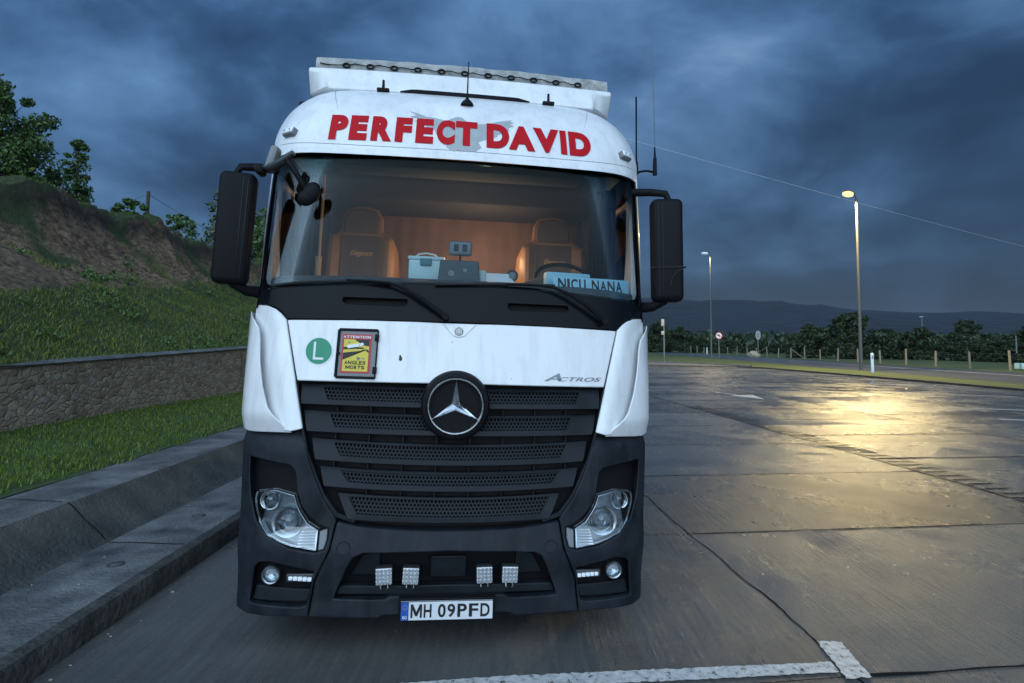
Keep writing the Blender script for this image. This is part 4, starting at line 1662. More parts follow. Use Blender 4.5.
for i in range(11):
    x = -.975 + .195 * i
    y0 = 1.21 + .05 * (x / 1.2) ** 2
    ring = [(x + .027 * math.cos(a), y0 - .006, 4.048 + .017 * math.sin(a)) for a in np.linspace(0, 2 * PI, 15)]
    tube_bm(bm, ring, .007, 6)
    if prevx is not None:
        px_, py_ = prevx
        tube_bm(bm, [(px_ + .025, py_ - .008, 4.054), (px_ + .07, py_ - .010, 4.066 if i < 3 else 4.058), (x - .06, y0 - .010, 4.052 if i < 3 else 4.046), (x - .025, y0 - .008, 4.050)], .0045, 5)
    prevx = (x, y0)
tube_bm(bm, [(-1.19, 1.255, 4.06), (-1.12, 1.25, 4.05), (-1.04, 1.235, 4.045), (-.98, 1.23, 4.05)], .0045, 5)
bm_obj('cable', bm, 'black_plastic', lb)
# round fitting that shows at the left edge of the roof
bm = bmesh.new(); cyl_bm(bm, (-1.30, 1.35, 3.60), (-1.30, 1.35, 3.74), .07, .06, 20)
cyl_bm(bm, (-1.28, 1.35, 3.48), (-1.30, 1.35, 3.62), .02, n=8)
bm_obj('roof_horn', bm, 'black_plastic', truck)

# ---- headlamps
hl_out = [(1.150, .875), (1.03, .898), (.912, .876), (.895, .825), (.872, .785), (.826, .725), (.762, .692), (.758, .690), (.758, .588), (.90, .602), (.97, .618), (1.055, .648), (1.115, .712), (1.148, .79), (1.158, .84)]
for s in (1, -1):
    mm_ = (lambda q: q) if s > 0 else mirx
    e = empty('headlight'); e.parent = truck
    skin('lens', mm_(hl_out), 'lens_glass', e, off=-0.004, thick=0.004, Ff=FB, bev=0, st=.04, smooth=60)
    skin('reflector_bed', mm_(hl_out), 'lamp_bed', e, off=-0.055, thick=0.01, Ff=FB, bev=0, st=.04)
    rim = [tuple(Vector(p).lerp(Vector((.96, .74)), .07)) for p in hl_out]
    skin('chrome_rim', mm_(hl_out), 'lamp_silver', e, holes=[mm_(rim)], off=-0.012, thick=0.035, Ff=FB, bev=0.002, st=.04)
    for (cx, cz, r) in ((.943, .722, .080), (1.062, .836, .050)):
        y0 = FB(cx, cz) + .03
        bm = bmesh.new()
        lathe_bm(bm, [(0.0, .035), (r * .35, .030), (r * .75, .012), (r, -.012), (r * 1.10, -.014), (r * 1.14, .01), (r * 1.14, .04)], 40, Matrix.Translation((cx * s, y0, cz)))
        bm_obj('reflector', bm, 'lamp_silver', e)
        bm = bmesh.new()
        lathe_bm(bm, [(0.0, -.022), (r * .35, -.020), (r * .62, -.012), (r * .82, .004), (r * .84, .02)], 32, Matrix.Translation((cx * s, y0, cz)))
        bm_obj('projector_glass', bm, 'lens_glass', e)
        bm = bmesh.new()
        lathe_bm(bm, [(0.0, .0), (r * .2, .002), (r * .22, .03)], 16, Matrix.Translation((cx * s, y0, cz)))
        bm_obj('bulb_shield', bm, 'brushed', e)
    # ribbed indicator towards the grille
    bm = bmesh.new()
    for k in range(6):
        z = .604 + .0155 * k
        x0_, x1_ = .768, .872 - .004 * k
        yv = FB(.82, z) + .015
        box_bm(bm, (s * (x0_ + x1_) / 2, yv + .008, z + .006 * 0), (x1_ - x0_, .03, .010), .003)
    bm_obj('indicator', bm, 'led_white', e)
    # rectangular reflector beside it
    q = [(.702, .702), (.745, .688), (.745, .590), (.714, .598), (.701, .650)]
    skin('side_reflector', mm_(q), 'grey_plate', truck, off=0.002, thick=0.03, Ff=FB, bev=0.004, st=.05)
    # fog lamp and day light strip
    e = empty('fog_lamp'); e.parent = truck
    cx, cz, r = 1.022, .420, .045
    y0 = FB(cx, cz) + .012
    bm = bmesh.new(); lathe_bm(bm, [(r * 1.05, -.012), (r * 1.18, -.006), (r * 1.2, .05)], 32, Matrix.Translation((cx * s, y0, cz)), cap=False)
    bm_obj('fog_bezel', bm, 'lamp_dark', e)
    bm = bmesh.new(); lathe_bm(bm, [(0, .02), (r * .6, .012), (r * 1.05, -.008), (r * 1.08, .02)], 32, Matrix.Translation((cx * s, y0, cz)))
    bm_obj('reflector', bm, 'lamp_silver', e)
    bm = bmesh.new(); lathe_bm(bm, [(0, -.020), (r * .5, -.016), (r * .85, -.008), (r * 1.03, .002)], 32, Matrix.Translation((cx * s, y0, cz)))
    bm_obj('lens', bm, 'lens_glass', e)
    e = empty('daytime_light'); e.parent = truck
    bm = bmesh.new()
    for k in range(5):
        x = .790 + k * .0275
        box_bm(bm, (s * x, FB(x, .42) + .006, .418), (.024, .02, .022), .004)
    bm_obj('led_strip', bm, 'led_white', e)
    bm = bmesh.new(); box_bm(bm, (s * .845, FB(.845, .42) + .022, .420), (.16, .02, .045), .006)
    bm_obj('strip_housing', bm, 'lamp_dark', e)

# ---- badges and stickers on the white panel
bm = bmesh.new(); lathe_bm(bm, [(0, -.008), (.010, -.008), (.013, -.003), (.019, -.003), (.024, -.009), (.027, 0), (.027, .01)], 32, Matrix.Translation((.010, FF(.01, 1.866) - .004, 1.866)))
bm_obj('small_badge', bm, 'brushed', truck)
bm = bmesh.new()
tube_bm(bm, [(-.10 + .012, FF(0, 1.9) - .006, 1.912), (-.05, FF(0, 1.87) - .006, 1.868), (-.025, FF(0, 1.84) - .007, 1.842), (.01, FF(0, 1.83) - .007, 1.832), (.045, FF(0, 1.84) - .007, 1.842), (.07, FF(0, 1.87) - .006, 1.868), (.11, FF(0, 1.9) - .006, 1.912)], .0035, 6)
bm_obj('panel_crease', bm, 'white_paint', hd)
decal('round_sticker', poly_bm(disc_poly(-.828, 1.722, .0875, 48)), HB, .002, 'white_sticker', truck, .03)
decal('green_disc', poly_bm(disc_poly(-.828, 1.722, .079, 48)), HB, .003, 'green_sticker', truck, .03)
tb = poly_bm([(-.860, 1.670), (-.797, 1.670), (-.797, 1.683), (-.847, 1.683), (-.847, 1.776), (-.860, 1.776)])
decal('letter', tb, HB, .0042, 'white_sticker', truck, .03)
tb = text_bm('CTROS', bold=.01, shear=.35, spacing=1.0); fit_text(tb, .640, .925, 1.578, 1.603)
decal('model_badge', tb, HB, .004, 'badge_chrome', truck, .04)
tb = poly_bm([(.545, 1.578), (.572, 1.578), (.622, 1.606), (.628, 1.594), (.60, 1.594), (.585, 1.588), (.632, 1.588), (.636, 1.578), (.660, 1.578), (.645, 1.628)])
decal('model_badge', tb, HB, .004, 'badge_chrome', truck, .04)
for (x, z, r, r2, m_) in ((-.335, 1.690, .010, .014, 'black_print'), (-.338, 1.706, .007, .006, 'black_print'), (.392, 1.705, .014, .009, 'white_sticker'), (-.03, 1.80, .003, .004, 'black_print')):
    decal('paint_chip', poly_bm(disc_poly(x, z, r, 10, r2)), HB, .002, m_, truck, 0)
# hinged holder with the blind-spot warning
hx0, hx1, hz0, hz1 = -.713, -.478, 1.570, 1.857
y_s = FF(-.6, 1.72) - .012
e = empty('warning_board'); e.parent = truck
e.matrix_local = Matrix.Translation((-.5955, y_s, 1.7135)) @ Matrix.Rotation(-math.atan(.118), 4, 'Z') @ Matrix.Rotation(-R(7), 4, 'X')
w2, h2_ = .1175, .1435
bm = bmesh.new()
for a, b, c, d in ((0, h2_, 2 * w2, .016), (0, -h2_, 2 * w2, .016)):
    box_bm(bm, (a, 0, b), (c, .018, d), .004)
box_bm(bm, (-w2, 0, 0), (.016, .018, 2 * h2_), .004)
box_bm(bm, (w2, 0, 0), (.007, .014, 2 * h2_), .002)
box_bm(bm, (w2 - .004, -.003, .098), (.022, .022, .042), .003)
box_bm(bm, (w2 - .004, -.003, -.098), (.022, .022, .042), .003)
box_bm(bm, (-w2 + .006, -.003, -.002), (.018, .022, .016), .003)
bm_obj('holder_frame', bm, 'black_plastic', e)
bm = bmesh.new(); box_bm(bm, (0, .004, 0), (2 * w2, .006, 2 * h2_))
bm_obj('holder_plate', bm, 'grey_plate', e)


def flat(name, poly, y, m, par):
    bm = poly_bm(poly)
    for v in bm.verts:
        v.co.y = y
    for f in bm.faces:
        f.normal_update()
        if f.normal.y > 0: f.normal_flip()
    me = bpy.data.meshes.new(name); bm.to_mesh(me); bm.free()
    return link(name, me, m, par, 0)


def flat_text(name, txt, x0, x1, z0, z1, y, m, par, bold=.02, shear=0):
    tb = word_bm(txt, x0, x1, z0, z1, bold)
    for v in tb.verts: v.co.y = y
    for f in tb.faces:
        f.normal_update()
        if f.normal.y > 0: f.normal_flip()
    me = bpy.data.meshes.new(name); tb.to_mesh(me); tb.free()
    return link(name, me, m, par, 0)


Y0 = -.002
flat('red_border', [(-.095, -.117), (.083, -.117), (.083, .116), (-.095, .116)], Y0, 'red_sticker', e)
flat('yellow_field', [(-.083, -.107), (.070, -.107), (.070, .085), (-.083, .085)], Y0 - .001, 'yellow_sticker', e)
for pg in ([(-.02, .085), (.070, .085), (.070, .045), (.035, .050), (.0, .072)], [(-.083, .038), (-.083, .022), (-.01, .028), (.05, .028), (.03, .038)], [(-.083, .003), (-.083, -.040), (.03, .022), (.06, .026), (.070, .018), (.070, .004), (.05, .020)]):
    flat('black_wedge', pg, Y0 - .002, 'black_print', e)
flat('lorry_picture', [(-.058, .030), (.008, .042), (.012, .062), (-.05, .052), (-.062, .044)], Y0 - .003, 'white_sticker', e)
flat('lorry_picture', [(.011, .045), (.03, .048), (.040, .058), (.030, .066), (.015, .062)], Y0 - .0035, 'paper', e)
for pg in ([(.0, -.018), (.004, -.045), (.024, -.030), (.030, -.030), (.024, -.026)], [(.034, -.034), (.046, -.034), (.046, -.026), (.034, -.026)], [(-.062, .066), (-.045, .070), (-.045, .062), (-.060, .060)]):
    flat('outline_picture', pg, Y0 - .002, 'grey_plate', e)
flat_text('sticker_letters', 'ATTENTION', -.088, .076, .092, .107, Y0 - .0015, 'white_sticker', e)
flat_text('sticker_letters', 'ANGLES', -.070, .056, -.066, -.044, Y0 - .0025, 'black_print', e, .035)
flat_text('sticker_letters', 'MORTS', -.062, .050, -.094, -.072, Y0 - .0025, 'black_print', e, .035)

# ---- wipers
def wiper(pts_arm, blade, name='wiper'):
    e = empty(name); e.parent = truck
    bm = bmesh.new()
    A = [Vector((x, FF(x, z) - o, z)) for x, z, o in pts_arm]
    tube_bm(bm, A, [.016, .014, .012, .010, .008, .006][:len(A)], 8)
    cyl_bm(bm, A[0] + Vector((0, .03, 0)), A[0] - Vector((0, .02, 0)), .022, .018, 16)
    bm_obj('wiper_arm', bm, 'black_plastic', e)
    bm = bmesh.new()
    B = [Vector((x, FF(x, z) - o, z)) for x, z, o in blade]
    tube_bm(bm, B, .008, 6)
    tube_bm(bm, [b + Vector((0, .012, -.006)) for b in B], .0045, 5)
    bm_obj('wiper_blade', bm, 'rubber', e)
    return e


wiper([(-.075, 1.955, .03), (-.22, 2.055, .05), (-.33, 2.120, .05), (-.42, 2.152, .045), (-.55, 2.162, .035), (-.70, 2.166, .03)],
      [(-.43, 2.158, .022), (-.62, 2.160, .022), (-.85, 2.154, .02), (-1.02, 2.142, .02), (-1.19, 2.124, .02)])
wiper([(.950, 1.965, .03), (.83, 2.06, .05), (.72, 2.125, .05), (.61, 2.170, .045), (.50, 2.180, .035), (.30, 2.178, .03)],
      [(.62, 2.186, .022), (.40, 2.184, .022), (.20, 2.176, .02), (.0, 2.166, .02), (-.15, 2.158, .02)])

# ---- mirrors
for s in (1, -1):
    e = empty('door_mirror'); e.parent = truck
    e.location = (s * 1.475, .46, 2.50)
    e.rotation_euler = (0, R(-1.5) * s, R(-10) * s)
    bm = bmesh.new()
    box_bm(bm, (0, 0, 0), (.225, .15, .74), .045, seg=4)
    for v in bm.verts:      # slimmer and rounder towards the foot
        if v.co.z < -.2: v.co.x *= .97
    bm_obj('mirror_housing', bm, 'black_plastic', e)
    bm = bmesh.new()
    for dx_ in (.012, .03):
        box_bm(bm, (-s * dx_ * 1.6 - s * .02, -.076, 0), (.006, .006, .66), .002)
    bm_obj('housing_rib', bm, 'dark_plastic', e)
    bm = bmesh.new(); box_bm(bm, (0, .076, .06), (.19, .006, .52), .002); box_bm(bm, (0, .076, -.27), (.19, .006, .12), .002)
    bm_obj('mirror_glass', bm, 'chrome', e)
    bm = bmesh.new()
    tube_bm(bm, [(-s * .21, .12, .46), (-s * .10, .03, .435), (-s * .0, 0, .415), (s * .02, 0, .36)], [.03, .028, .026, .026], 10)
    bm_obj('mirror_arm', bm, 'black_plastic', e)
    bm = bmesh.new()
    tube_bm(bm, [(-s * .20, .13, -.40), (-s * .10, .04, -.40), (-s * .02, 0, -.36), (0, 0, -.33)], [.045, .035, .03, .03], 10)
    bm_obj('mirror_arm', bm, 'black_plastic', e)
    if s > 0:
        bm = bmesh.new()
        tube_bm(bm, [(-.125, -.07, -.13), (0, -.082, -.13), (.118, -.07, -.125), (.122, .02, -.12)], .0045, 6)
        tube_bm(bm, [(.118, -.074, -.13), (.06, -.082, -.155), (.02, -.082, -.20), (.01, -.08, -.26)], .004, 6)
        bm_obj('mirror_strap', bm, 'rubber', e)
# kerb mirror over the near corner of the screen
e = empty('kerb_mirror'); e.parent = truck
e.location = (-1.17, .38, 2.97)
bm = bmesh.new()
box_bm(bm, (-.085, .06, .005), (.055, .10, .17), .02, Matrix.Rotation(R(14), 3, 'Y'))
bm_obj('mirror_mount', bm, 'grey_plate', e)
bm = bmesh.new()
tube_bm(bm, [(-.13, .06, -.06), (-.06, .0, -.065), (.02, -.06, -.035), (.085, -.09, .01)], [.026, .03, .028, .018], 10)
bm_obj('mirror_arm', bm, 'lamp_dark', e)
bm = bmesh.new()
tube_bm(bm, [(.04, -.07, -.03), (.10, -.08, -.11), (.165, -.05, -.22)], [.022, .018, .016], 10)
for (cx0, cz0, rx0, rz0) in ((.20, -.235, .056, .074), (.168, -.270, .052, .054)):
    t = bmesh.new()
    bmesh.ops.create_uvsphere(t, u_segments=28, v_segments=16, radius=1)
    bmesh.ops.scale(t, vec=(rx0, .035, rz0), verts=t.verts)
    bmesh.ops.transform(t, matrix=Matrix.Translation((cx0, -.05, cz0)) @ Matrix.Rotation(R(20), 4, 'Y'), verts=t.verts)
    merge(bm, t)
bm_obj('mirror_housing', bm, 'black_plastic', e)
bm = bmesh.new()
box_bm(bm, (-.155, .03, -.085), (.05, .12, .07), .02, Matrix.Rotation(R(-35), 3, 'Y'))
bm_obj('mirror_bracket', bm, 'black_plastic', e)

# ---- whip aerials by the right pillar
e = empty('whip_aerial'); e.parent = truck
bm = bmesh.new()
tube_bm(bm, [(1.36, .85, 3.16), (1.41, .87, 3.20), (1.47, .88, 3.215), (1.545, .90, 3.215)], .009, 6)
bm_obj('aerial_bracket', bm, 'black_plastic', e)
bm = bmesh.new()
cyl_bm(bm, (1.548, .9, 3.19), (1.546, .9, 3.33), .018, .014, 12)
cyl_bm(bm, (1.546, .9, 3.33), (1.543, .9, 3.42), .010, .006, 10)
bm_obj('aerial_coil', bm, 'black_plastic', e)
bm = bmesh.new()
tube_bm(bm, [(1.543, .9, 3.42), (1.53, .9, 3.8), (1.505, .9, 4.15), (1.50, .9, 4.42)], [.0045, .0035, .0028, .0018], 6)
bm_obj('aerial_rod', bm, 'galvanised', e)
e = empty('short_aerial'); e.parent = truck
bm = bmesh.new()
cyl_bm(bm, (1.405, .93, 3.22), (1.403, .93, 3.30), .016, .012, 10)
tube_bm(bm, [(1.403, .93, 3.28), (1.398, .93, 3.55), (1.392, .93, 3.84)], [.007, .007, .0075], 6)
bm_obj('aerial_rod', bm, 'black_plastic', e)

# ---- cab sides, doors, rear wall, floor
def WX(z):
    return float(np.interp(z, [.85, 1.22, 2.0, 2.55, 3.10, 3.13], [1.25, 1.27, 1.296, 1.345, 1.372, 1.37]))


for s in (1, -1):
    def side_skin(name, outer, m, holes=(), off=0.0, thick=.04, bev=.006, parent=truck):
        v, f = cdt(outer, holes, .09)
        bm = bmesh.new()
        A = [bm.verts.new((s * (WX(z) + off), y, z)) for y, z in v]
        B = [bm.verts.new((s * (WX(z) + off - thick), y, z)) for y, z in v]
        cnt = {}
        for t in f:
            bm.faces.new([A[i] for i in t]); bm.faces.new([B[i] for i in t][::-1])
            for i in range(3):
                k = tuple(sorted((t[i], t[(i + 1) % 3]))); cnt[k] = cnt.get(k, 0) + 1
        for (a, b), c in cnt.items():
            if c == 1: bm.faces.new((A[a], A[b], B[b], B[a]))
        bmesh.ops.delete(bm, geom=[x for x in bm.verts if not x.link_faces], context='VERTS')
        o = bm_obj(name, bm, m, parent)
        if bev:
            md = o.modifiers.new('bevel', 'BEVEL'); md.width = bev; md.segments = 2; md.limit_method = 'ANGLE'; md.angle_limit = R(55)
        return o
    yf = lambda z: FF(1.3, z) + .10
    win = [(.80, 2.12), (1.50, 2.02), (1.52, 2.85), (1.46, 2.93), (.98, 2.93), (.92, 2.88)]
    door = side_skin('door', [(yf(1.0) + .25, 1.24), (1.58, 1.24), (1.60, 3.02), (.92, 3.02), (yf(2.4) + .02, 2.35), (yf(2.0) + .04, 2.02), (yf(1.6) + .14, 1.6)], 'white_paint', holes=[win])
    side_skin('window', win, 'side_glass', off=-.012, thick=.005, bev=0, parent=door)
    bm = bmesh.new(); box_bm(bm, (s * (WX(1.9) + .012), 1.42, 1.88), (.03, .20, .05), .010)
    bm_obj('handle', bm, 'black_plastic', door)
    side_skin('cab_side', [(1.61, .95), (2.44, .95), (2.44, 3.14), (yf(3.1) - .02, 3.14), (yf(3.03) - .02, 3.035), (1.61, 3.035)], 'white_paint')
    side_skin('entry_step', [(.78, .40), (1.05, .40), (1.05, 1.22), (.80, 1.22)], 'dark_plastic', off=-.02, thick=.35)
    # wheel arch
    bm = bmesh.new()
    pr_ = [(1.62 + .62 * math.cos(a), .50 + .62 * math.sin(a)) for a in np.linspace(PI * .98, PI * .02, 16)]
    for (ya, za), (yb, zb) in zip(pr_[:-1], pr_[1:]):
        vs = [bm.verts.new((s * 1.255, ya, za)), bm.verts.new((s * 1.255, yb, zb)), bm.verts.new((s * .90, yb, zb)), bm.verts.new((s * .90, ya, za))]
        bm.faces.new(vs)
    bmesh.ops.remove_doubles(bm, verts=bm.verts, dist=1e-4)
    bm_obj('wheel_arch', bm, 'rubber', truck)
bm = bmesh.new()
box_bm(bm, (0, 2.43, 2.2), (2.60, .04, 2.5), .01)
bm_obj('rear_wall', bm, 'white_paint', truck)
bm = bmesh.new()
box_bm(bm, (0, 1.45, 1.30), (2.42, 1.85, .08), .01)
bm_obj('cab_floor', bm, 'interior_dark', truck)
bm = bmesh.new()
box_bm(bm, (0, 1.35, .75), (1.2, 1.9, .7), .05)
box_bm(bm, (0, .35, .80), (1.5, .25, .9), .05)
bm_obj('engine_housing', bm, 'black_void', truck)
bm = bmesh.new()
for s in (1, -1):
    box_bm(bm, (s * .40, 3.2, .82), (.10, 5.2, .26), .01)
for y in (1.6, 2.7, 3.7, 4.7, 5.7):
    box_bm(bm, (0, y, .80), (.8, .10, .16), .01)
bm_obj('chassis', bm, 'black_plastic', truck)
bm = bmesh.new()
cyl_bm(bm, (0, 4.7, 1.03), (0, 4.7, 1.08), .48, .48, 32)
box_bm(bm, (0, 4.7, .98), (.9, .5, .12), .02)
bm_obj('fifth_wheel', bm, 'lamp_dark', truck)
for s in (1, -1):
    bm = bmesh.new(); box_bm(bm, (s * .98, 3.1, .68), (.55, 1.1, .56), .10, seg=4)
    bm_obj('fuel_tank', bm, 'brushed', truck)
    bm = bmesh.new(); box_bm(bm, (s * 1.22, 2.62, 2.5), (.03, .36, 2.9), .01)
    bm_obj('side_fairing', bm, 'white_paint', truck)
for (x, y, w) in ((1.06, 1.62, .30), (-1.06, 1.62, .30), (.98, 5.0, .56), (-.98, 5.0, .56)):
    e = empty('wheel'); e.parent = truck
    e.location = (x, y, .50)
    bm = bmesh.new()
    lathe_bm(bm, [(.29, -w / 2), (.42, -w / 2), (.485, -w / 2 + .02), (.50, -w / 2 + .06), (.50, w / 2 - .06), (.485, w / 2 - .02), (.42, w / 2), (.29, w / 2)], 48, Matrix.Rotation(R(90), 4, 'Z'))
    bm_obj('tyre', bm, 'rubber', e)
    bm = bmesh.new()
    sg_ = 1 if x > 0 else -1
    lathe_bm(bm, [(0, .02), (.10, .02), (.12, -.05), (.24, -.06), (.28, .0), (.295, .01)], 32, Matrix.Translation((sg_ * (w / 2 - .02), 0, 0)) @ Matrix.Rotation(R(-90 * sg_), 4, 'Z'))
    bm_obj('rim', bm, 'brushed', e)

# ---- cab interior
bm = bmesh.new()
secs = []
for u in np.linspace(-1, 1, 31):
    x = 1.22 * u
    b = FF(x, 2.12)
    secs.append([bm.verts.new(c) for c in ((x, b + .03, 2.02), (x, b + .05, 2.165), (x, b + .22, 2.215), (x, b + .50 - .1 * u * u, 2.235), (x, b + .62 - .1 * u * u, 2.15), (x, b + .60, 1.80))])
for i in range(30):
    for k in range(5):
        bm.faces.new((secs[i][k], secs[i][k + 1], secs[i + 1][k + 1], secs[i + 1][k]))
bm_obj('dashboard', bm, 'dash', truck)
bm = bmesh.new()
t = 25
pts_ = []
secs = []
for i in range(t + 1):
    f_ = i / t
    x = .47 + .74 * f_
    h_ = .10 * math.sin(PI * min(1, max(0, f_))) ** .5
    secs.append([bm.verts.new(c) for c in ((x, .78, 2.20), (x, .76, 2.23 + h_ * .9), (x, .84, 2.235 + h_), (x, 1.0, 2.20))])
for i in range(t):
    for k in range(3):
        bm.faces.new((secs[i][k], secs[i][k + 1], secs[i + 1][k + 1], secs[i + 1][k]))
bm_obj('instrument_hood', bm, 'seat_panel', truck)
bm = bmesh.new()
pv = None
for k in range(121):
    x = -1.24 + 2.48 * k / 120
    y0 = 2.27 + .004 * math.sin(k * .9) + .012 * noise.noise(Vector((x * 3, 0, 4)))
    rg = [bm.verts.new((x, y0, 1.6)), bm.verts.new((x, y0 + .004 * math.sin(k * .5), 3.05))]
    if pv:
        bm.faces.new((pv[0], rg[0], rg[1], pv[1]))
    pv = rg
bm_obj('curtain', bm, 'curtain', truck)
bm = bmesh.new()
box_bm(bm, (0, 1.95, 3.20), (2.5, .70, .32), .03)
bm_obj('upper_bunk', bm, 'interior_grey', truck)
bm = bmesh.new()
box_bm(bm, (0, 1.95, 1.98), (2.44, .68, .30), .05)
bm_obj('lower_bunk', bm, 'interior_grey', truck)
bm = bmesh.new()
box_bm(bm, (0, 1.35, 3.42), (1.9, .8, .03), .01)
box_bm(bm, (0, .90, 3.16), (1.9, .26, .18), .04)
bm_obj('headliner', bm, 'interior_grey', truck)
for s in (1, -1):
    bm = bmesh.new()
    box_bm(bm, (s * 1.27, 1.95, 2.4), (.02, .65, 1.5))
    bm_obj('side_lining', bm, 'interior_grey', truck)
# seats
def seat(x, nm='seat'):
    e = empty(nm); e.parent = truck
    e.location = (x, 1.42, 1.35)
    e.rotation_euler = (0, 0, 0)
    bm = bmesh.new()
    box_bm(bm, (0, -.12, .42), (.54, .56, .20), .06, seg=4)
    bm_obj('cushion', bm, 'seat_leather', e)
    bm = bmesh.new(); box_bm(bm, (0, -.05, .15), (.40, .40, .30), .03)
    bm_obj('pedestal', bm, 'interior_dark', e)
    # backrest: outline with bulging bolsters
    out = [(-.27, .50), (.27, .50), (.325, .75), (.335, 1.00), (.315, 1.24), (.275, 1.34), (.20, 1.385), (.178, 1.42), (.170, 1.54), (.135, 1.605), (.05, 1.63), (-.05, 1.63), (-.135, 1.605), (-.170, 1.54), (-.178, 1.42), (-.20, 1.385), (-.275, 1.34), (-.315, 1.24), (-.335, 1.0), (-.325, .75)]

    def FS(x_, z_):
        b = .10 + .14 * (z_ - .5)
        k = min(1, abs(x_) / .34)
        bol = -.075 * math.exp(-((abs(x_) - .25) / .07) ** 2) * (1 if z_ < 1.32 else max(0, 1 - (z_ - 1.32) / .06))
        return b + bol + .10 * k ** 8
    o = skin('backrest', out, 'seat_leather', e, Ff=FS, thick=.12, st=.03, bev=.02)
    p_ = skin('centre_panel', [(-.165, .52), (.165, .52), (.165, 1.36), (-.165, 1.36)], 'seat_panel', e, Ff=FS, off=.012, thick=.02, st=.05, bev=.006)
    p_ = skin('headrest', [(-.155, 1.385), (.155, 1.385), (.150, 1.53), (.11, 1.59), (0, 1.605), (-.11, 1.59), (-.150, 1.53)], 'seat_panel', e, Ff=FS, off=.018, thick=.03, st=.05, bev=.01)
    tb = text_bm('Elegance', bold=.0, shear=.4); fit_text(tb, -.085, .105, 1.165, 1.225)
    for v in tb.verts: v.co.y = FS(v.co.x, v.co.z) - .016
    for f in tb.faces:
        f.normal_update()
        if f.normal.y > 0: f.normal_flip()
    me = bpy.data.meshes.new('embroidery'); tb.to_mesh(me); tb.free()
    link('embroidery', me, 'thread', p_, 0)
    for sx in (-.36, .36):
        bm = bmesh.new()
        box_bm(bm, (sx, .0, .80), (.05, .34, .07), .02)
        bm_obj('armrest', bm, 'interior_dark', e)
    return e


seat(-.845); seat(.865)
for s in (1, -1):
    bm = bmesh.new()
    box_bm(bm, (s * 1.225, 1.22, 1.72), (.03, .80, .72), .02)
    bm_obj('door_lining', bm, 'interior_dark', truck)
    bm = bmesh.new()
    box_bm(bm, (s * 1.285, 1.18, 3.05), (.03, .90, .20), .02)
    bm_obj('side_header', bm, 'interior_dark', truck)
# steering wheel
e = empty('steering_wheel'); e.parent = truck
e.location = (.82, .88, 2.30)
e.rotation_euler = (R(-48), 0, 0)
bm = bmesh.new()
tube_bm(bm, [(.225 * math.cos(a), 0, .225 * math.sin(a)) for a in np.linspace(0, 2 * PI, 37)], .017, 8)
bm_obj('wheel_rim', bm, 'black_plastic', e)
bm = bmesh.new()
box_bm(bm, (0, .03, -.02), (.16, .05, .14), .03, seg=3)
for a in (0, PI, -PI / 2):
    tube_bm(bm, [(0, .02, -.01), (.22 * math.cos(a), 0, .22 * math.sin(a))], .014, 6)
bm_obj('wheel_hub', bm, 'black_plastic', e)
# belt post, curtain rails
bm = bmesh.new()
tube_bm(bm, [(-1.045, 1.0, 3.05), (-1.05, 1.0, 2.6), (-1.06, 1.02, 2.2)], .011, 8)
cyl_bm(bm, (-1.06, 1.02, 2.42), (-1.062, 1.02, 2.20), .026, .022, 10)
bm_obj('grab_pole', bm, 'wood_strip', truck)
bm = bmesh.new()
tube_bm(bm, [(1.14, .98, 3.0), (1.15, 1.0, 2.7), (1.14, 1.0, 2.5)], .010, 8)
bm_obj('grab_pole', bm, 'wood_strip', truck)
for s in (1, -1):
    bm = bmesh.new()
    for k in range(7):
        x = s * (1.20 - .022 * k)
        tube_bm(bm, [(x, .86 + .02 * (k % 2) + .03 * k, 3.04), (x, .86 + .02 * (k % 2) + .03 * k, 2.25)], .018, 6)
    bm_obj('side_curtain', bm, 'dark_cloth', truck)
# added dome lamp, itself unlit; the cab's warmth comes from two fill lights
bm = bmesh.new(); box_bm(bm, (.10, 1.52, 3.30), (.18, .10, .03), .008)
bm_obj('added_dome_lamp', bm, 'led_white', truck)


lampobj('curtain_fill_light', (.25, 1.70, 2.60), 9.0, (1.0, .52, .27), .05, truck)  # added fill light for the curtain, hung free in the cab
lampobj('seat_fill_light', (.02, 1.02, 2.50), 14.0, (1.0, .50, .22), .04, truck)  # added fill light to brighten the seat fronts, no fixture here



def in_cab(name, loc, label, cat, rz=0.0, rx=0.0):
    return empty(name, M=TM @ Matrix.Translation(loc) @ Matrix.Rotation(R(rz), 4, 'Z') @ Matrix.Rotation(R(rx), 4, 'X'), label=label, category=cat)


# ---- loose things on the dashboard
e = in_cab('cool_box', (-.235, .82, 2.245), 'white cool box with a teal latch standing behind the windscreen beside the black screen', 'cool box')
bm = bmesh.new(); box_bm(bm, (0, 0, .075), (.25, .18, .145), .012); bm_obj('box_body', bm, 'cool_white', e)
bm = bmesh.new(); box_bm(bm, (0, 0, .160), (.265, .19, .028), .010); bm_obj('lid', bm, 'cool_white', e)
bm = bmesh.new(); box_bm(bm, (0, -.098, .130), (.085, .012, .055), .006); bm_obj('latch', bm, 'teal', e)
bm = bmesh.new(); tube_bm(bm, [(-.10, 0, .16), (-.06, 0, .20), (.0, 0, .21), (.06, 0, .20), (.10, 0, .16)], .006, 6); bm_obj('handle', bm, 'cool_white', e)
e = in_cab('tablet', (.005, .52, 2.175), 'black dashboard screen with two round sensors standing in the middle of the windscreen', 'screen', rx=-8)
bm = bmesh.new(); box_bm(bm, (0, 0, .10), (.30, .03, .195), .012, seg=3)
for v in bm.verts:
    v.co.x *= 1 - .10 * (v.co.z / .2)
bm_obj('casing', bm, 'dash', e)
for x, z, r in ((-.055, .10, .022), (.04, .125, .014)):
    bm = bmesh.new(); cyl_bm(bm, (x, -.014, z), (x, -.019, z), r, n=20); bm_obj('sensor', bm, 'grey_plate', e)
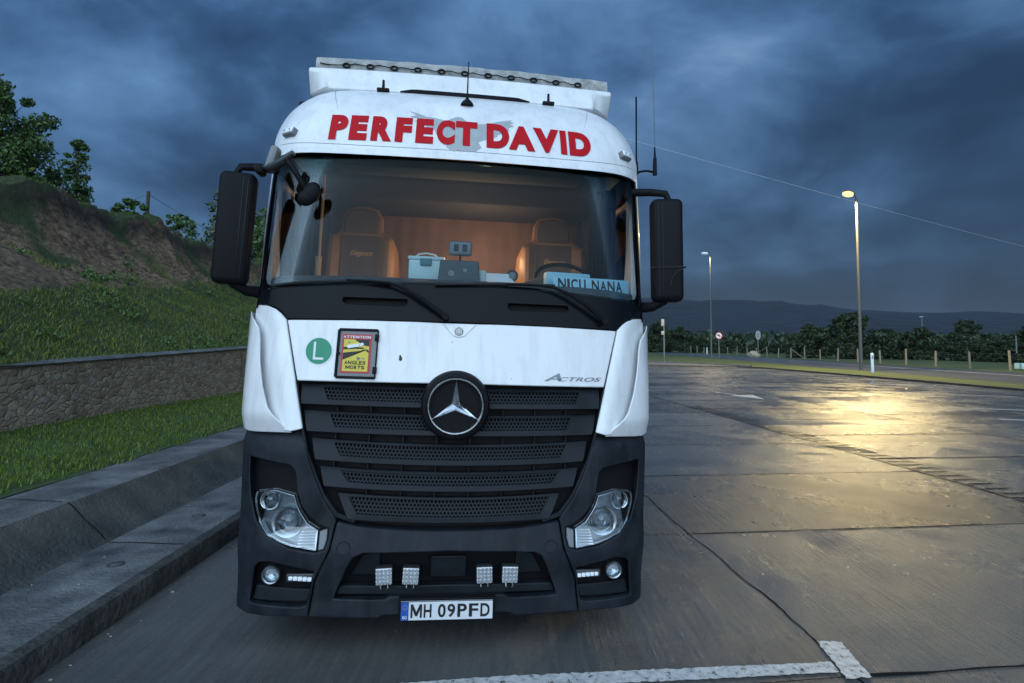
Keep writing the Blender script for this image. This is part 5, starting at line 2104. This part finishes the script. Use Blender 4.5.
e = in_cab('dash_camera', (.008, .56, 2.395), 'small grey twin display box on a stalk above the black screen', 'display', rx=-5)
bm = bmesh.new(); box_bm(bm, (0, 0, .065), (.165, .03, .105), .02, seg=3); bm_obj('casing', bm, 'grey_plate', e)
for x in (-.03, .03):
    bm = bmesh.new(); box_bm(bm, (x, -.016, .066), (.034, .004, .052), .002); bm_obj('display', bm, 'black_print', e)
bm = bmesh.new(); cyl_bm(bm, (0, 0, -.03), (0, 0, .02), .008, n=10); bm_obj('stalk', bm, 'black_plastic', e)
e = in_cab('paper_sheets', (.30, .70, 2.235), 'white paper sheets lying on the dashboard left of the pale name board', 'paper', rz=8)
bm = bmesh.new()
for k, (a, b) in enumerate(((0, 0), (.015, 8), (-.02, -6))):
    box_bm(bm, (a, .01 * k, .012 + .018 * k), (.20, .13, .003), 0, Matrix.Rotation(R(b), 3, 'Z') @ Matrix.Rotation(R(22 + 6 * k), 3, 'X'))
bm_obj('sheets', bm, 'paper', e)
e = in_cab('paper_cup', (.175, .66, 2.235), 'small pale cup standing right of the black dashboard screen', 'cup')
bm = bmesh.new(); cyl_bm(bm, (0, 0, 0), (0, 0, .085), .024, .028, 20, cap=True); bm_obj('cup', bm, 'cool_white', e)
e = in_cab('cup_holder_phone', (.405, .80, 2.28), 'round black dash vent gadget beside the papers', 'gadget')
bm = bmesh.new(); cyl_bm(bm, (0, .02, .03), (0, -.02, .03), .045, n=24); bm_obj('casing', bm, 'interior_dark', e)
bm = bmesh.new(); cyl_bm(bm, (0, -.02, .03), (0, -.024, .03), .027, n=20); bm_obj('dial', bm, 'grey_plate', e)
e = in_cab('name_board', (.925, .42, 2.172), 'pale blue board with dark block letters leaning at the driver side of the windscreen', 'name board', rz=9, rx=-10)
bm = bmesh.new(); box_bm(bm, (0, 0, .052), (.56, .006, .104), .001); bm_obj('board', bm, 'pale_blue', e)
flat_text('board_letters', 'NICU', -.250, -.045, .014, .090, -.005, 'black_print', e, .03)
flat_text('board_letters', 'NANA', .0, .230, .014, .090, -.005, 'black_print', e, .03)
e = in_cab('folded_cloth', (.775, .56, 2.225), 'pale blue folded block standing behind the name board', 'cloth', rz=8)
bm = bmesh.new(); box_bm(bm, (0, 0, .045), (.33, .08, .095), .012, seg=3); bm_obj('cloth', bm, 'pale_blue', e)

# studs let into the ledge, stones lying about
for (x, y, lb) in ((-2.86, 4.20, 'small round metal stud in the concrete ledge, the nearer one'), (-2.90, 5.35, 'small round metal stud in the concrete ledge, the farther one beside the truck')):
    e = empty('ledge_stud', (x, y, .150), label=lb, category='stud', group='metal studs in the ledge')
    bm = bmesh.new(); cyl_bm(bm, (0, 0, 0), (0, 0, .006), .060, .056, 24); bm_obj('rim', bm, 'kerb_face', e)
    bm = bmesh.new(); cyl_bm(bm, (0, 0, .006), (0, 0, .009), .038, .030, 20); bm_obj('cap', bm, 'galvanised', e)
bm = bmesh.new()
r_ = random.Random(5)
for k in range(170):
    if k < 90:
        x, y = r_.uniform(-2.4, 7), r_.uniform(2.6, 11)
    else:
        x, y = r_.uniform(-2.46, -2.25) if k < 140 else r_.uniform(-3.2, -2.65), r_.uniform(2.5, 9)
    z = 0 if x > -2.5 else .15
    t = bmesh.new()
    bmesh.ops.create_icosphere(t, subdivisions=1, radius=r_.uniform(.003, .011))
    bmesh.ops.scale(t, vec=(r_.uniform(.8, 1.5), r_.uniform(.7, 1.2), .6), verts=t.verts)
    bmesh.ops.translate(t, vec=(x, y, z + .004), verts=t.verts)
    merge(bm, t)
bm_obj('loose_grit', bm, 'boulder', smooth=0, kind='stuff', label='small stones and grit scattered on the wet concrete and along the kerb', category='grit')

# ================================================================== lamps, poles, signs, fence
def street_lamp(px, py, h, head, label, lit, rz=0):
    e = empty('street_lamp', (px, py, 0.1), 0, label=label, category='street lamp', group='street lamps along the road')
    bm = bmesh.new()
    cyl_bm(bm, (0, 0, 0), (0, 0, h), .13, .075, 16)
    bm_obj('pole', bm, 'dull_zinc', e)
    bm = bmesh.new(); box_bm(bm, (0, 0, .02), (.4, .4, .06), .01)
    bm_obj('base_plate', bm, 'galvanised', e)
    d = Vector(head)
    bm = bmesh.new()
    tube_bm(bm, [(0, 0, h - .05), (d.x * .25, d.y * .25, h + .22), (d.x * .8, d.y * .8, h + .26)], .045, 8)
    bm_obj('arm', bm, 'galvanised', e)
    hb = empty('lamp_head'); hb.parent = e
    hb.location = (d.x, d.y, h + .24)
    hb.rotation_euler = (0, 0, math.atan2(d.y, d.x))
    bm = bmesh.new(); box_bm(bm, (0, 0, .04), (.75, .32, .12), .05, seg=3)
    bm_obj('lamp_housing', bm, 'lamp_dark', hb)
    bm = bmesh.new(); box_bm(bm, (.02, 0, -.13), (.80, .50, .36), .15, seg=5)
    bm_obj('diffuser', bm, 'lamp_glow' if lit else 'led_white', hb)
    if not lit:
        lampobj('street_lamp_light', (.02, 0, -.36), 2200.0, (1.0, .78, .45), .14, hb, 'SPOT')
    if lit:
        lampobj('street_lamp_light', (.02, 0, -.48), 15000.0, (1.0, .76, .34), .14, hb, 'SPOT')
    return e


mat('lamp_glow', (.08, .06, .02), .4, emit=(1.0, .64, .22), estr=2.0)
street_lamp(26.15, 42.1, 13.15, (-.95, -.55, 0), 'tall galvanised street lamp, lit yellow, nearest by the road', True)
street_lamp(25.2, 71.0, 13.3, (-.80, -.3, 0), 'tall pale-headed street lamp farther along the road near the round signs', False)
# grey fitting on the far side of the lit lamp's top
e = empty('sign_post', (16.25, 60.0, .1), label='slim grey post with two small boxes near its top beside the truck mirror', category='post')
bm = bmesh.new(); cyl_bm(bm, (0, 0, 0), (0, 0, 4.4), .09, .08, 12); bm_obj('pole', bm, 'galvanised', e)
for z in (4.1, 3.0):
    bm = bmesh.new(); box_bm(bm, (-.17, -.05, z), (.28, .2, .75 if z > 4 else .4), .02); bm_obj('box', bm, 'sign_grey', e)


def round_sign(px, py, h, r, front, label, rx=1.0):
    e = empty('road_sign', (px, py, 0.1), label=label, category='road sign')
    bm = bmesh.new(); cyl_bm(bm, (0, .05, 0), (0, .05, h + r * .5), .07, .07, 10); bm_obj('pole', bm, 'galvanised', e)
    bm = bmesh.new(); lathe_bm(bm, [(0, .02), (r, .02), (r, -.01), (0, -.01)], 32); bmesh.ops.scale(bm, vec=(rx, 1, 1), verts=bm.verts)
    bmesh.ops.translate(bm, vec=(0, 0, h), verts=bm.verts)
    bm_obj('disc', bm, 'red_ring' if front else 'sign_grey', e)
    if front:
        flat('disc_field', disc_poly(0, h, r * .80, 28), -.015, 'white_sticker', e)
        flat('arrow_mark', [(-.32 * r / .5 * .9, h + .34 * r), (.05, h + .36 * r), (.40 * r, h - .02), (.42 * r, h - .42 * r), (.18 * r, h - .42 * r), (.12 * r, h - .05), (-.08, h + .05 * r), (-.12, h - .12 * r), (-.62 * r, h + .12 * r)], -.02, 'black_print', e)
    else:
        flat('disc_mark', disc_poly(0, h, r * .55 * rx, 20, r * .7), -.015, 'grey_plate', e)
    return e


round_sign(30.4 - .9, 80.0, 3.15, .50, True, 'round red rimmed white road sign with a black bent arrow beyond the road')
round_sign(35.2 + 3.4, 88.0, 3.45, .72, False, 'grey oval back of a road sign standing over the pale boulder', .55)
# boulder
bm = bmesh.new()
bmesh.ops.create_icosphere(bm, subdivisions=4, radius=1)
for v in bm.verts:
    n_ = noise.fractal(v.co * 1.3, 1.0, 2.0, 4)
    v.co *= 1 + .22 * n_
    v.co.x *= .95; v.co.y *= .7; v.co.z *= .62
o = bm_obj('boulder', bm, 'boulder', label='pale brown boulder at the foot of the oval sign beyond the road', category='boulder')
o.location = (38.2, 88.6, .45)
# white road-side posts
def marker_post(x, y, h, label):
    e = empty('delineator_post', (x, y, .1), label=label, category='marker post')
    bm = bmesh.new(); box_bm(bm, (0, 0, h / 2), (.20, .09, h), .03); bm_obj('post', bm, 'white_sticker', e)
    bm = bmesh.new(); box_bm(bm, (0, -.05, h * .78), (.10, .01, .2), .002); bm_obj('reflector', bm, 'grey_plate', e)


marker_post(25.0, 39.0, 1.35, 'white plastic marker post on the verge just right of the lit street lamp')
marker_post(38.9, 112.0, 1.3, 'small white marker post beyond the road left of the farther street lamp')
# wooden post fence
fe = empty('wire_fence', (41.3, 20, 0.1), label='long fence of weathered wooden posts and thin wire beyond the road', category='fence')
fpts = []
y = 22.0
k = 0
while y < 190:
    x = 41.3 + (0 if y < 75 else (0.02 * (y - 75)))
    if y > 100:
        x = 41.8 - .03 * (y - 100)
    h = 1.55 + .12 * math.sin(k * 2.3)
    bm = bmesh.new()
    lx = .06 * math.sin(k * 1.7)
    cyl_bm(bm, (0, 0, 0), (lx, 0, h), .10, .09, 8)
    o = bm_obj('fence_post', bm, 'post_wood', fe)
    o.location = (x - 41.3, y - 20, 0)
    fpts.append((x, y))
    if k in (15, 17):
        sgn = -1 if k == 17 else 1
        bm = bmesh.new(); cyl_bm(bm, (0, 0, h * .92), (1.9 * sgn * .3, 3.2 * -sgn * .3 + (-1.6 if sgn > 0 else 3.8), .05), .06, n=8)
        b_ = bm_obj('brace', bm, 'post_wood', fe); b_.location = (x - 41.3, y - 20, 0)
    k += 1
    y += 4.1
for z in (.5, .95, 1.35):
    bm = bmesh.new()
    tube_bm(bm, [(x - 41.3, y_ - 20, z) for x, y_ in fpts], .006, 4)
    bm_obj('fence_wire', bm, 'wire', fe)
# overhead line poles on the right
for (x, y, h, lb) in ((71.0, 97.0, 7.4, 'dark slim pole standing in the bushes right of the lit street lamp'), (66.5, 74.0, 3.8, 'short grey pole in front of the bushes, farther right')):
    e = empty('utility_pole', (x, y, -.1), label=lb, category='pole')
    bm = bmesh.new(); cyl_bm(bm, (0, 0, 0), (0, 0, h), .12, .09, 10); bm_obj('pole', bm, 'galvanised', e)
    if h > 5:
        bm = bmesh.new(); box_bm(bm, (-.15, -.1, h), (.7, .2, .16), .03); bm_obj('pole_head', bm, 'sign_grey', e)
# overhead line that runs past the lit lamp
e = empty('overhead_line', (6.0, 30.8, 0), label='thin overhead wire running past the top of the lit street lamp', category='wire')
bm = bmesh.new()
tube_bm(bm, [(84 * f_, 84 * .60 * f_, 13.45 - 5.0 * f_ * (1 - f_) * .25) for f_ in [k / 30 for k in range(31)]], .0085, 5)
bm_obj('wire', bm, 'bare_wire', e)
bm = bmesh.new(); cyl_bm(bm, (0, 0, 0), (0, 0, 13.5), .13, .08, 10)
bm_obj('pole', bm, 'bark', e)
# trough
e = empty('water_trough', (44.6, 47.0, 0.1), label='pale blue low metal trough at the far right beyond the fence', category='trough')
bm = bmesh.new()
box_bm(bm, (0, 0, .35), (4.2, 1.2, .5), .06)
bmesh.ops.delete(bm, geom=[f for f in bm.faces if f.normal.z > .9 and f.calc_area() > 1], context='FACES')
bm_obj('trough', bm, 'pale_blue', e)
# pole and wires on the hill at the left
e = empty('utility_pole', (-19.9, 30.0, 6.6), label='short dark wooden pole with two wires on the crest of the bank', category='pole')
bm = bmesh.new(); cyl_bm(bm, (0, 0, 0), (0, 0, 3.15), .11, .09, 10); bm_obj('pole', bm, 'bark', e)
bm = bmesh.new()
for (qx, qy, qz, sg_) in ((-16, 8, 2.4, .5), (13, 30, -2.5, 1.6)):
    P_ = []
    for i in range(17):
        f_ = i / 16
        P_.append((qx * f_, qy * f_, 3.0 + (qz - 3.0) * f_ - sg_ * 4 * f_ * (1 - f_)))
    tube_bm(bm, P_, .014, 4)
bm_obj('wire', bm, 'wire', e)

# ================================================================== trees and bushes
def leaves_mesh(name, centres, radii, per, size, m, parent, flat_=0.75, sq=(1, 1, 1)):
    C_ = np.repeat(np.array(centres, float), per, 0)
    Rr = np.repeat(np.array(radii, float), per)
    n = len(C_)
    d = rng.normal(size=(n, 3)); d /= np.linalg.norm(d, axis=1)[:, None]
    r = Rr * rng.random(n) ** .45
    P = C_ + d * r[:, None] * np.array([1, 1, flat_])
    a = rng.normal(size=(n, 3)); a /= np.linalg.norm(a, axis=1)[:, None]
    b = np.cross(a, rng.normal(size=(n, 3))); b /= np.linalg.norm(b, axis=1)[:, None]
    s = size * rng.uniform(.6, 1.35, n)[:, None]
    Vv = np.empty((n * 4, 3))
    Vv[0::4] = P - a * s; Vv[1::4] = P + b * s * .5; Vv[2::4] = P + a * s; Vv[3::4] = P - b * s * .5
    me = bpy.data.meshes.new(name)
    me.vertices.add(n * 4); me.vertices.foreach_set('co', Vv.ravel())
    me.loops.add(n * 4); me.loops.foreach_set('vertex_index', np.arange(n * 4, dtype=np.int32))
    me.polygons.add(n); me.polygons.foreach_set('loop_start', np.arange(0, n * 4, 4, dtype=np.int32))
    me.update(calc_edges=True)
    return link(name, me, m, parent, 0)


def tree(name, loc, H, W_, label, cat='tree', clumps=60, per=60, leaf=.10, crown0=.25, m='leaf', group=None, trunk=.02, cr=.16, shape=1.0, seed=1):
    r_ = random.Random(seed)
    e = empty(name, loc, label=label, category=cat)
    if group: e['group'] = group
    bm = bmesh.new()
    tr = H * trunk
    top = Vector((r_.uniform(-.05, .05) * H, r_.uniform(-.05, .05) * H, H * .85))
    P_ = [Vector((0, 0, -.3)), Vector((top.x * .2, top.y * .2, H * .3)), Vector((top.x * .6, top.y * .4, H * .6)), top]
    tube_bm(bm, P_, [tr * 1.3, tr, tr * .6, tr * .15], 8)
    cs = []; rs = []
    k = 0
    while len(cs) < clumps:
        a = r_.uniform(0, 2 * PI)
        f_ = r_.random()
        z = H * (crown0 + (1 - crown0) * f_)
        prof = math.sin(PI * min(.98, (.12 + .88 * f_) ** shape)) ** .6
        rr = W_ * prof * r_.random() ** .55
        jit = 1 + .25 * noise.noise(Vector((math.cos(a) * 2 + seed, math.sin(a) * 2, z / H * 4)))
        c = Vector((math.cos(a) * rr * jit, math.sin(a) * rr * jit, z * (.97 + .06 * jit - .03)))
        cs.append(c); rs.append(H * cr * r_.uniform(.45, 1.1) * (1 - .35 * f_))
        if k % 3 == 0:
            st_ = P_[1].lerp(P_[3], max(0, f_ - .25) * .9)
            mid = st_.lerp(c, .5) + Vector((0, 0, -.03 * H))
            tube_bm(bm, [st_, mid, c], [tr * .35, tr * .2, tr * .07], 5)
        k += 1
    bm_obj('trunk', bm, 'bark', e)
    leaves_mesh('crown', cs, rs, per, leaf, m, e)
    return e


# left, on top of the bank
tree('leafy_tree', (-16.6, 17.2, 5.9), 3.9, 2.0, 'big leafy green tree at the left edge on top of the bank', clumps=130, per=190, leaf=.066, crown0=.05, cr=.15, seed=3, shape=.8)
tree('leafy_tree', (-16.7, 21.0, 6.6), 2.65, .62, 'slender young tree with open foliage right of the big tree on the bank', clumps=36, per=80, leaf=.066, crown0=.12, cr=.12, seed=8)
for k, (x, y, z, H_, W_, lb) in enumerate(((-17.2, 18.9, 6.4, 1.5, 1.4, 'low bush between the big and the slender tree on the bank'), (-16.3, 23.3, 6.6, .95, 1.0, 'low broad bush on the crest right of the slender tree'), (-16.0, 26.3, 6.3, 1.3, 1.3, 'spreading bush on the crest left of the wooden pole'), (-15.6, 35, 6.2, 1.0, 1.2, 'small bush on the crest right of the wooden pole'))):
    tree('bush', (x, y, z), H_, W_, lb, 'bush', clumps=32, per=80, leaf=.075, crown0=.05, cr=.22, seed=20 + k, group='bushes on the bank')
tree('pale_tree', (-20.3, 40, 3.5), 9.2, 2.9, 'tall pale green tree seen behind the left door mirror', clumps=80, per=60, leaf=.17, crown0=.12, cr=.11, m='leaf_pale', seed=5)
tree('dark_tree', (-16.6, 38, 3.0), 7.6, 2.0, 'darker green tree between the left door mirror and the cab', clumps=60, per=60, leaf=.16, crown0=.05, cr=.13, m='leaf', seed=6)
tree('pale_tree', (-24, 48, 4.0), 7.2, 3.2, 'pale tree farther behind, left of the door mirror', clumps=60, per=60, leaf=.2, crown0=.1, cr=.13, m='leaf_pale', seed=15)
cs = []; rs = []
while len(cs) < 520:
    y = 3 + 30 * rng.random() ** 1.3; t = 6.7 + 6.2 * rng.random()
    if noise.noise(Vector((t * .8, y * .7, 31))) < .10 + .03 * (t - 7):
        continue
    cs.append((-t, y, bank_pt(-t, y) + .05)); rs.append(rng.uniform(.06, .20))
o = leaves_mesh('bank_weeds', cs, rs, 26, .035, 'leaf', None)
o['kind'] = 'stuff'; o['label'] = 'dark leafy weeds in clumps among the grass on the bank'; o['category'] = 'weeds'
# right, beyond the road
RT_ = [
    (52.3, 86, 6.9, 5.8, 'broad round tree right behind the lit street lamp', 'leaf_far'),
    (46.5, 88, 4.6, 3.0, 'smaller bushy tree left of the broad round tree', 'leaf_far'),
    (58.5, 88, 4.9, 4.4, 'rounded bush right of the broad round tree', 'leaf_far'),
    (64.0, 88, 3.9, 4.2, 'low wide bush beside the slim dark pole', 'leaf_far'),
    (66.5, 82, 3.4, 3.6, 'low dark bush right of the slim dark pole', 'leaf_far'),
    (68.0, 78, 3.6, 3.4, 'low bush behind the short grey pole', 'leaf_far'),
    (70.5, 76, 4.6, 2.6, 'narrower taller bush right of the short grey pole', 'leaf_far'),
    (74.5, 80, 3.6, 4.6, 'wide low bush near the right edge of the road side', 'leaf_far'),
    (66.0, 66, 2.6, 3.0, 'low bush at the right edge behind the blue trough', 'leaf_far'),
    (61.5, 66, 2.4, 2.6, 'small low bush just left of the blue trough', 'leaf_far'),
    (34.5, 132, 8.6, 5.0, 'tall olive tree just right of the slim post by the truck mirror', 'leaf_far'),
    (40.0, 134, 5.4, 5.4, 'lower olive bush right of the tall olive tree', 'leaf_far'),
    (46.5, 136, 3.6, 4.8, 'low bush behind the farther street lamp', 'leaf_far'),
    (29.5, 140, 5.2, 4.5, 'bush half hidden behind the truck mirror arm', 'leaf_far'),
    (53.5, 138, 3.6, 5.4, 'low bush behind the round red rimmed sign', 'leaf_far'),
    (61, 136, 3.4, 5.4, 'low bush behind the pale boulder', 'leaf_far'),
    (66, 130, 4.2, 5.4, 'bush right of the oval sign', 'leaf_far'),
    (71, 125, 4.0, 5.4, 'bush left of the smaller bushy tree', 'leaf_far'),
    (96, 118, 6.2, 5.0, 'dark tree rising behind the bushes at the far right', 'leaf_far'),
    (108, 120, 5.6, 5.5, 'dark broad tree farthest right behind the bushes', 'leaf_far'),
    (88, 116, 4.8, 5.5, 'dark bush mass between the slim pole and the far right trees', 'leaf_far'),
]
for k, (x, y, H_, W_, lb, m_) in enumerate(RT_):
    H_ *= (.82, 1.12, .95, 1.25, .88)[k % 5] if k else 1.05
    tree('roadside_tree', (x, y, -.1), H_, W_, lb, 'tree', clumps=90, per=90, leaf=.24, crown0=.0, cr=.17, m=m_, seed=40 + k, group='trees beyond the road', shape=.62)
# distant wood as one mass
cs = []; rs = []
for _ in range(900):
    az = rng.uniform(8, 50)
    D = rng.uniform(170, 420)
    cs.append((math.sin(R(az)) * D, math.cos(R(az)) * D, rng.uniform(.5, 5.0) * (D / 260) ** 1.0)); rs.append(rng.uniform(2.5, 5.5) * D / 260)
o = leaves_mesh('distant_wood', cs, rs, 34, 1.1, 'leaf_far', None)
o['kind'] = 'stuff'; o['label'] = 'dark green woodland filling the valley beyond the roadside trees'; o['category'] = 'woodland'

# ================================================================== haze
HAZE = True
if HAZE:
    m = bpy.data.materials.new('haze_air')
    m.use_nodes = True
    t = m.node_tree
    t.nodes.remove(t.nodes['Principled BSDF'])
    pv = N(t, 'ShaderNodeVolumePrincipled')
    pv.inputs['Color'].default_value = (.50, .70, 1.0, 1)
    pv.inputs['Density'].default_value = 0.000028
    t.links.new(pv.outputs[0], t.nodes['Material Output'].inputs['Volume'])
    MATS['haze_air'] = m
    bm = bmesh.new()
    bmesh.ops.create_cube(bm, size=1)
    bmesh.ops.scale(bm, vec=(12400, 9400, 262), verts=bm.verts)
    bmesh.ops.translate(bm, vec=(0, 1500, 129.5), verts=bm.verts)
    bm_obj('haze', bm, 'haze_air', smooth=0, kind='stuff')
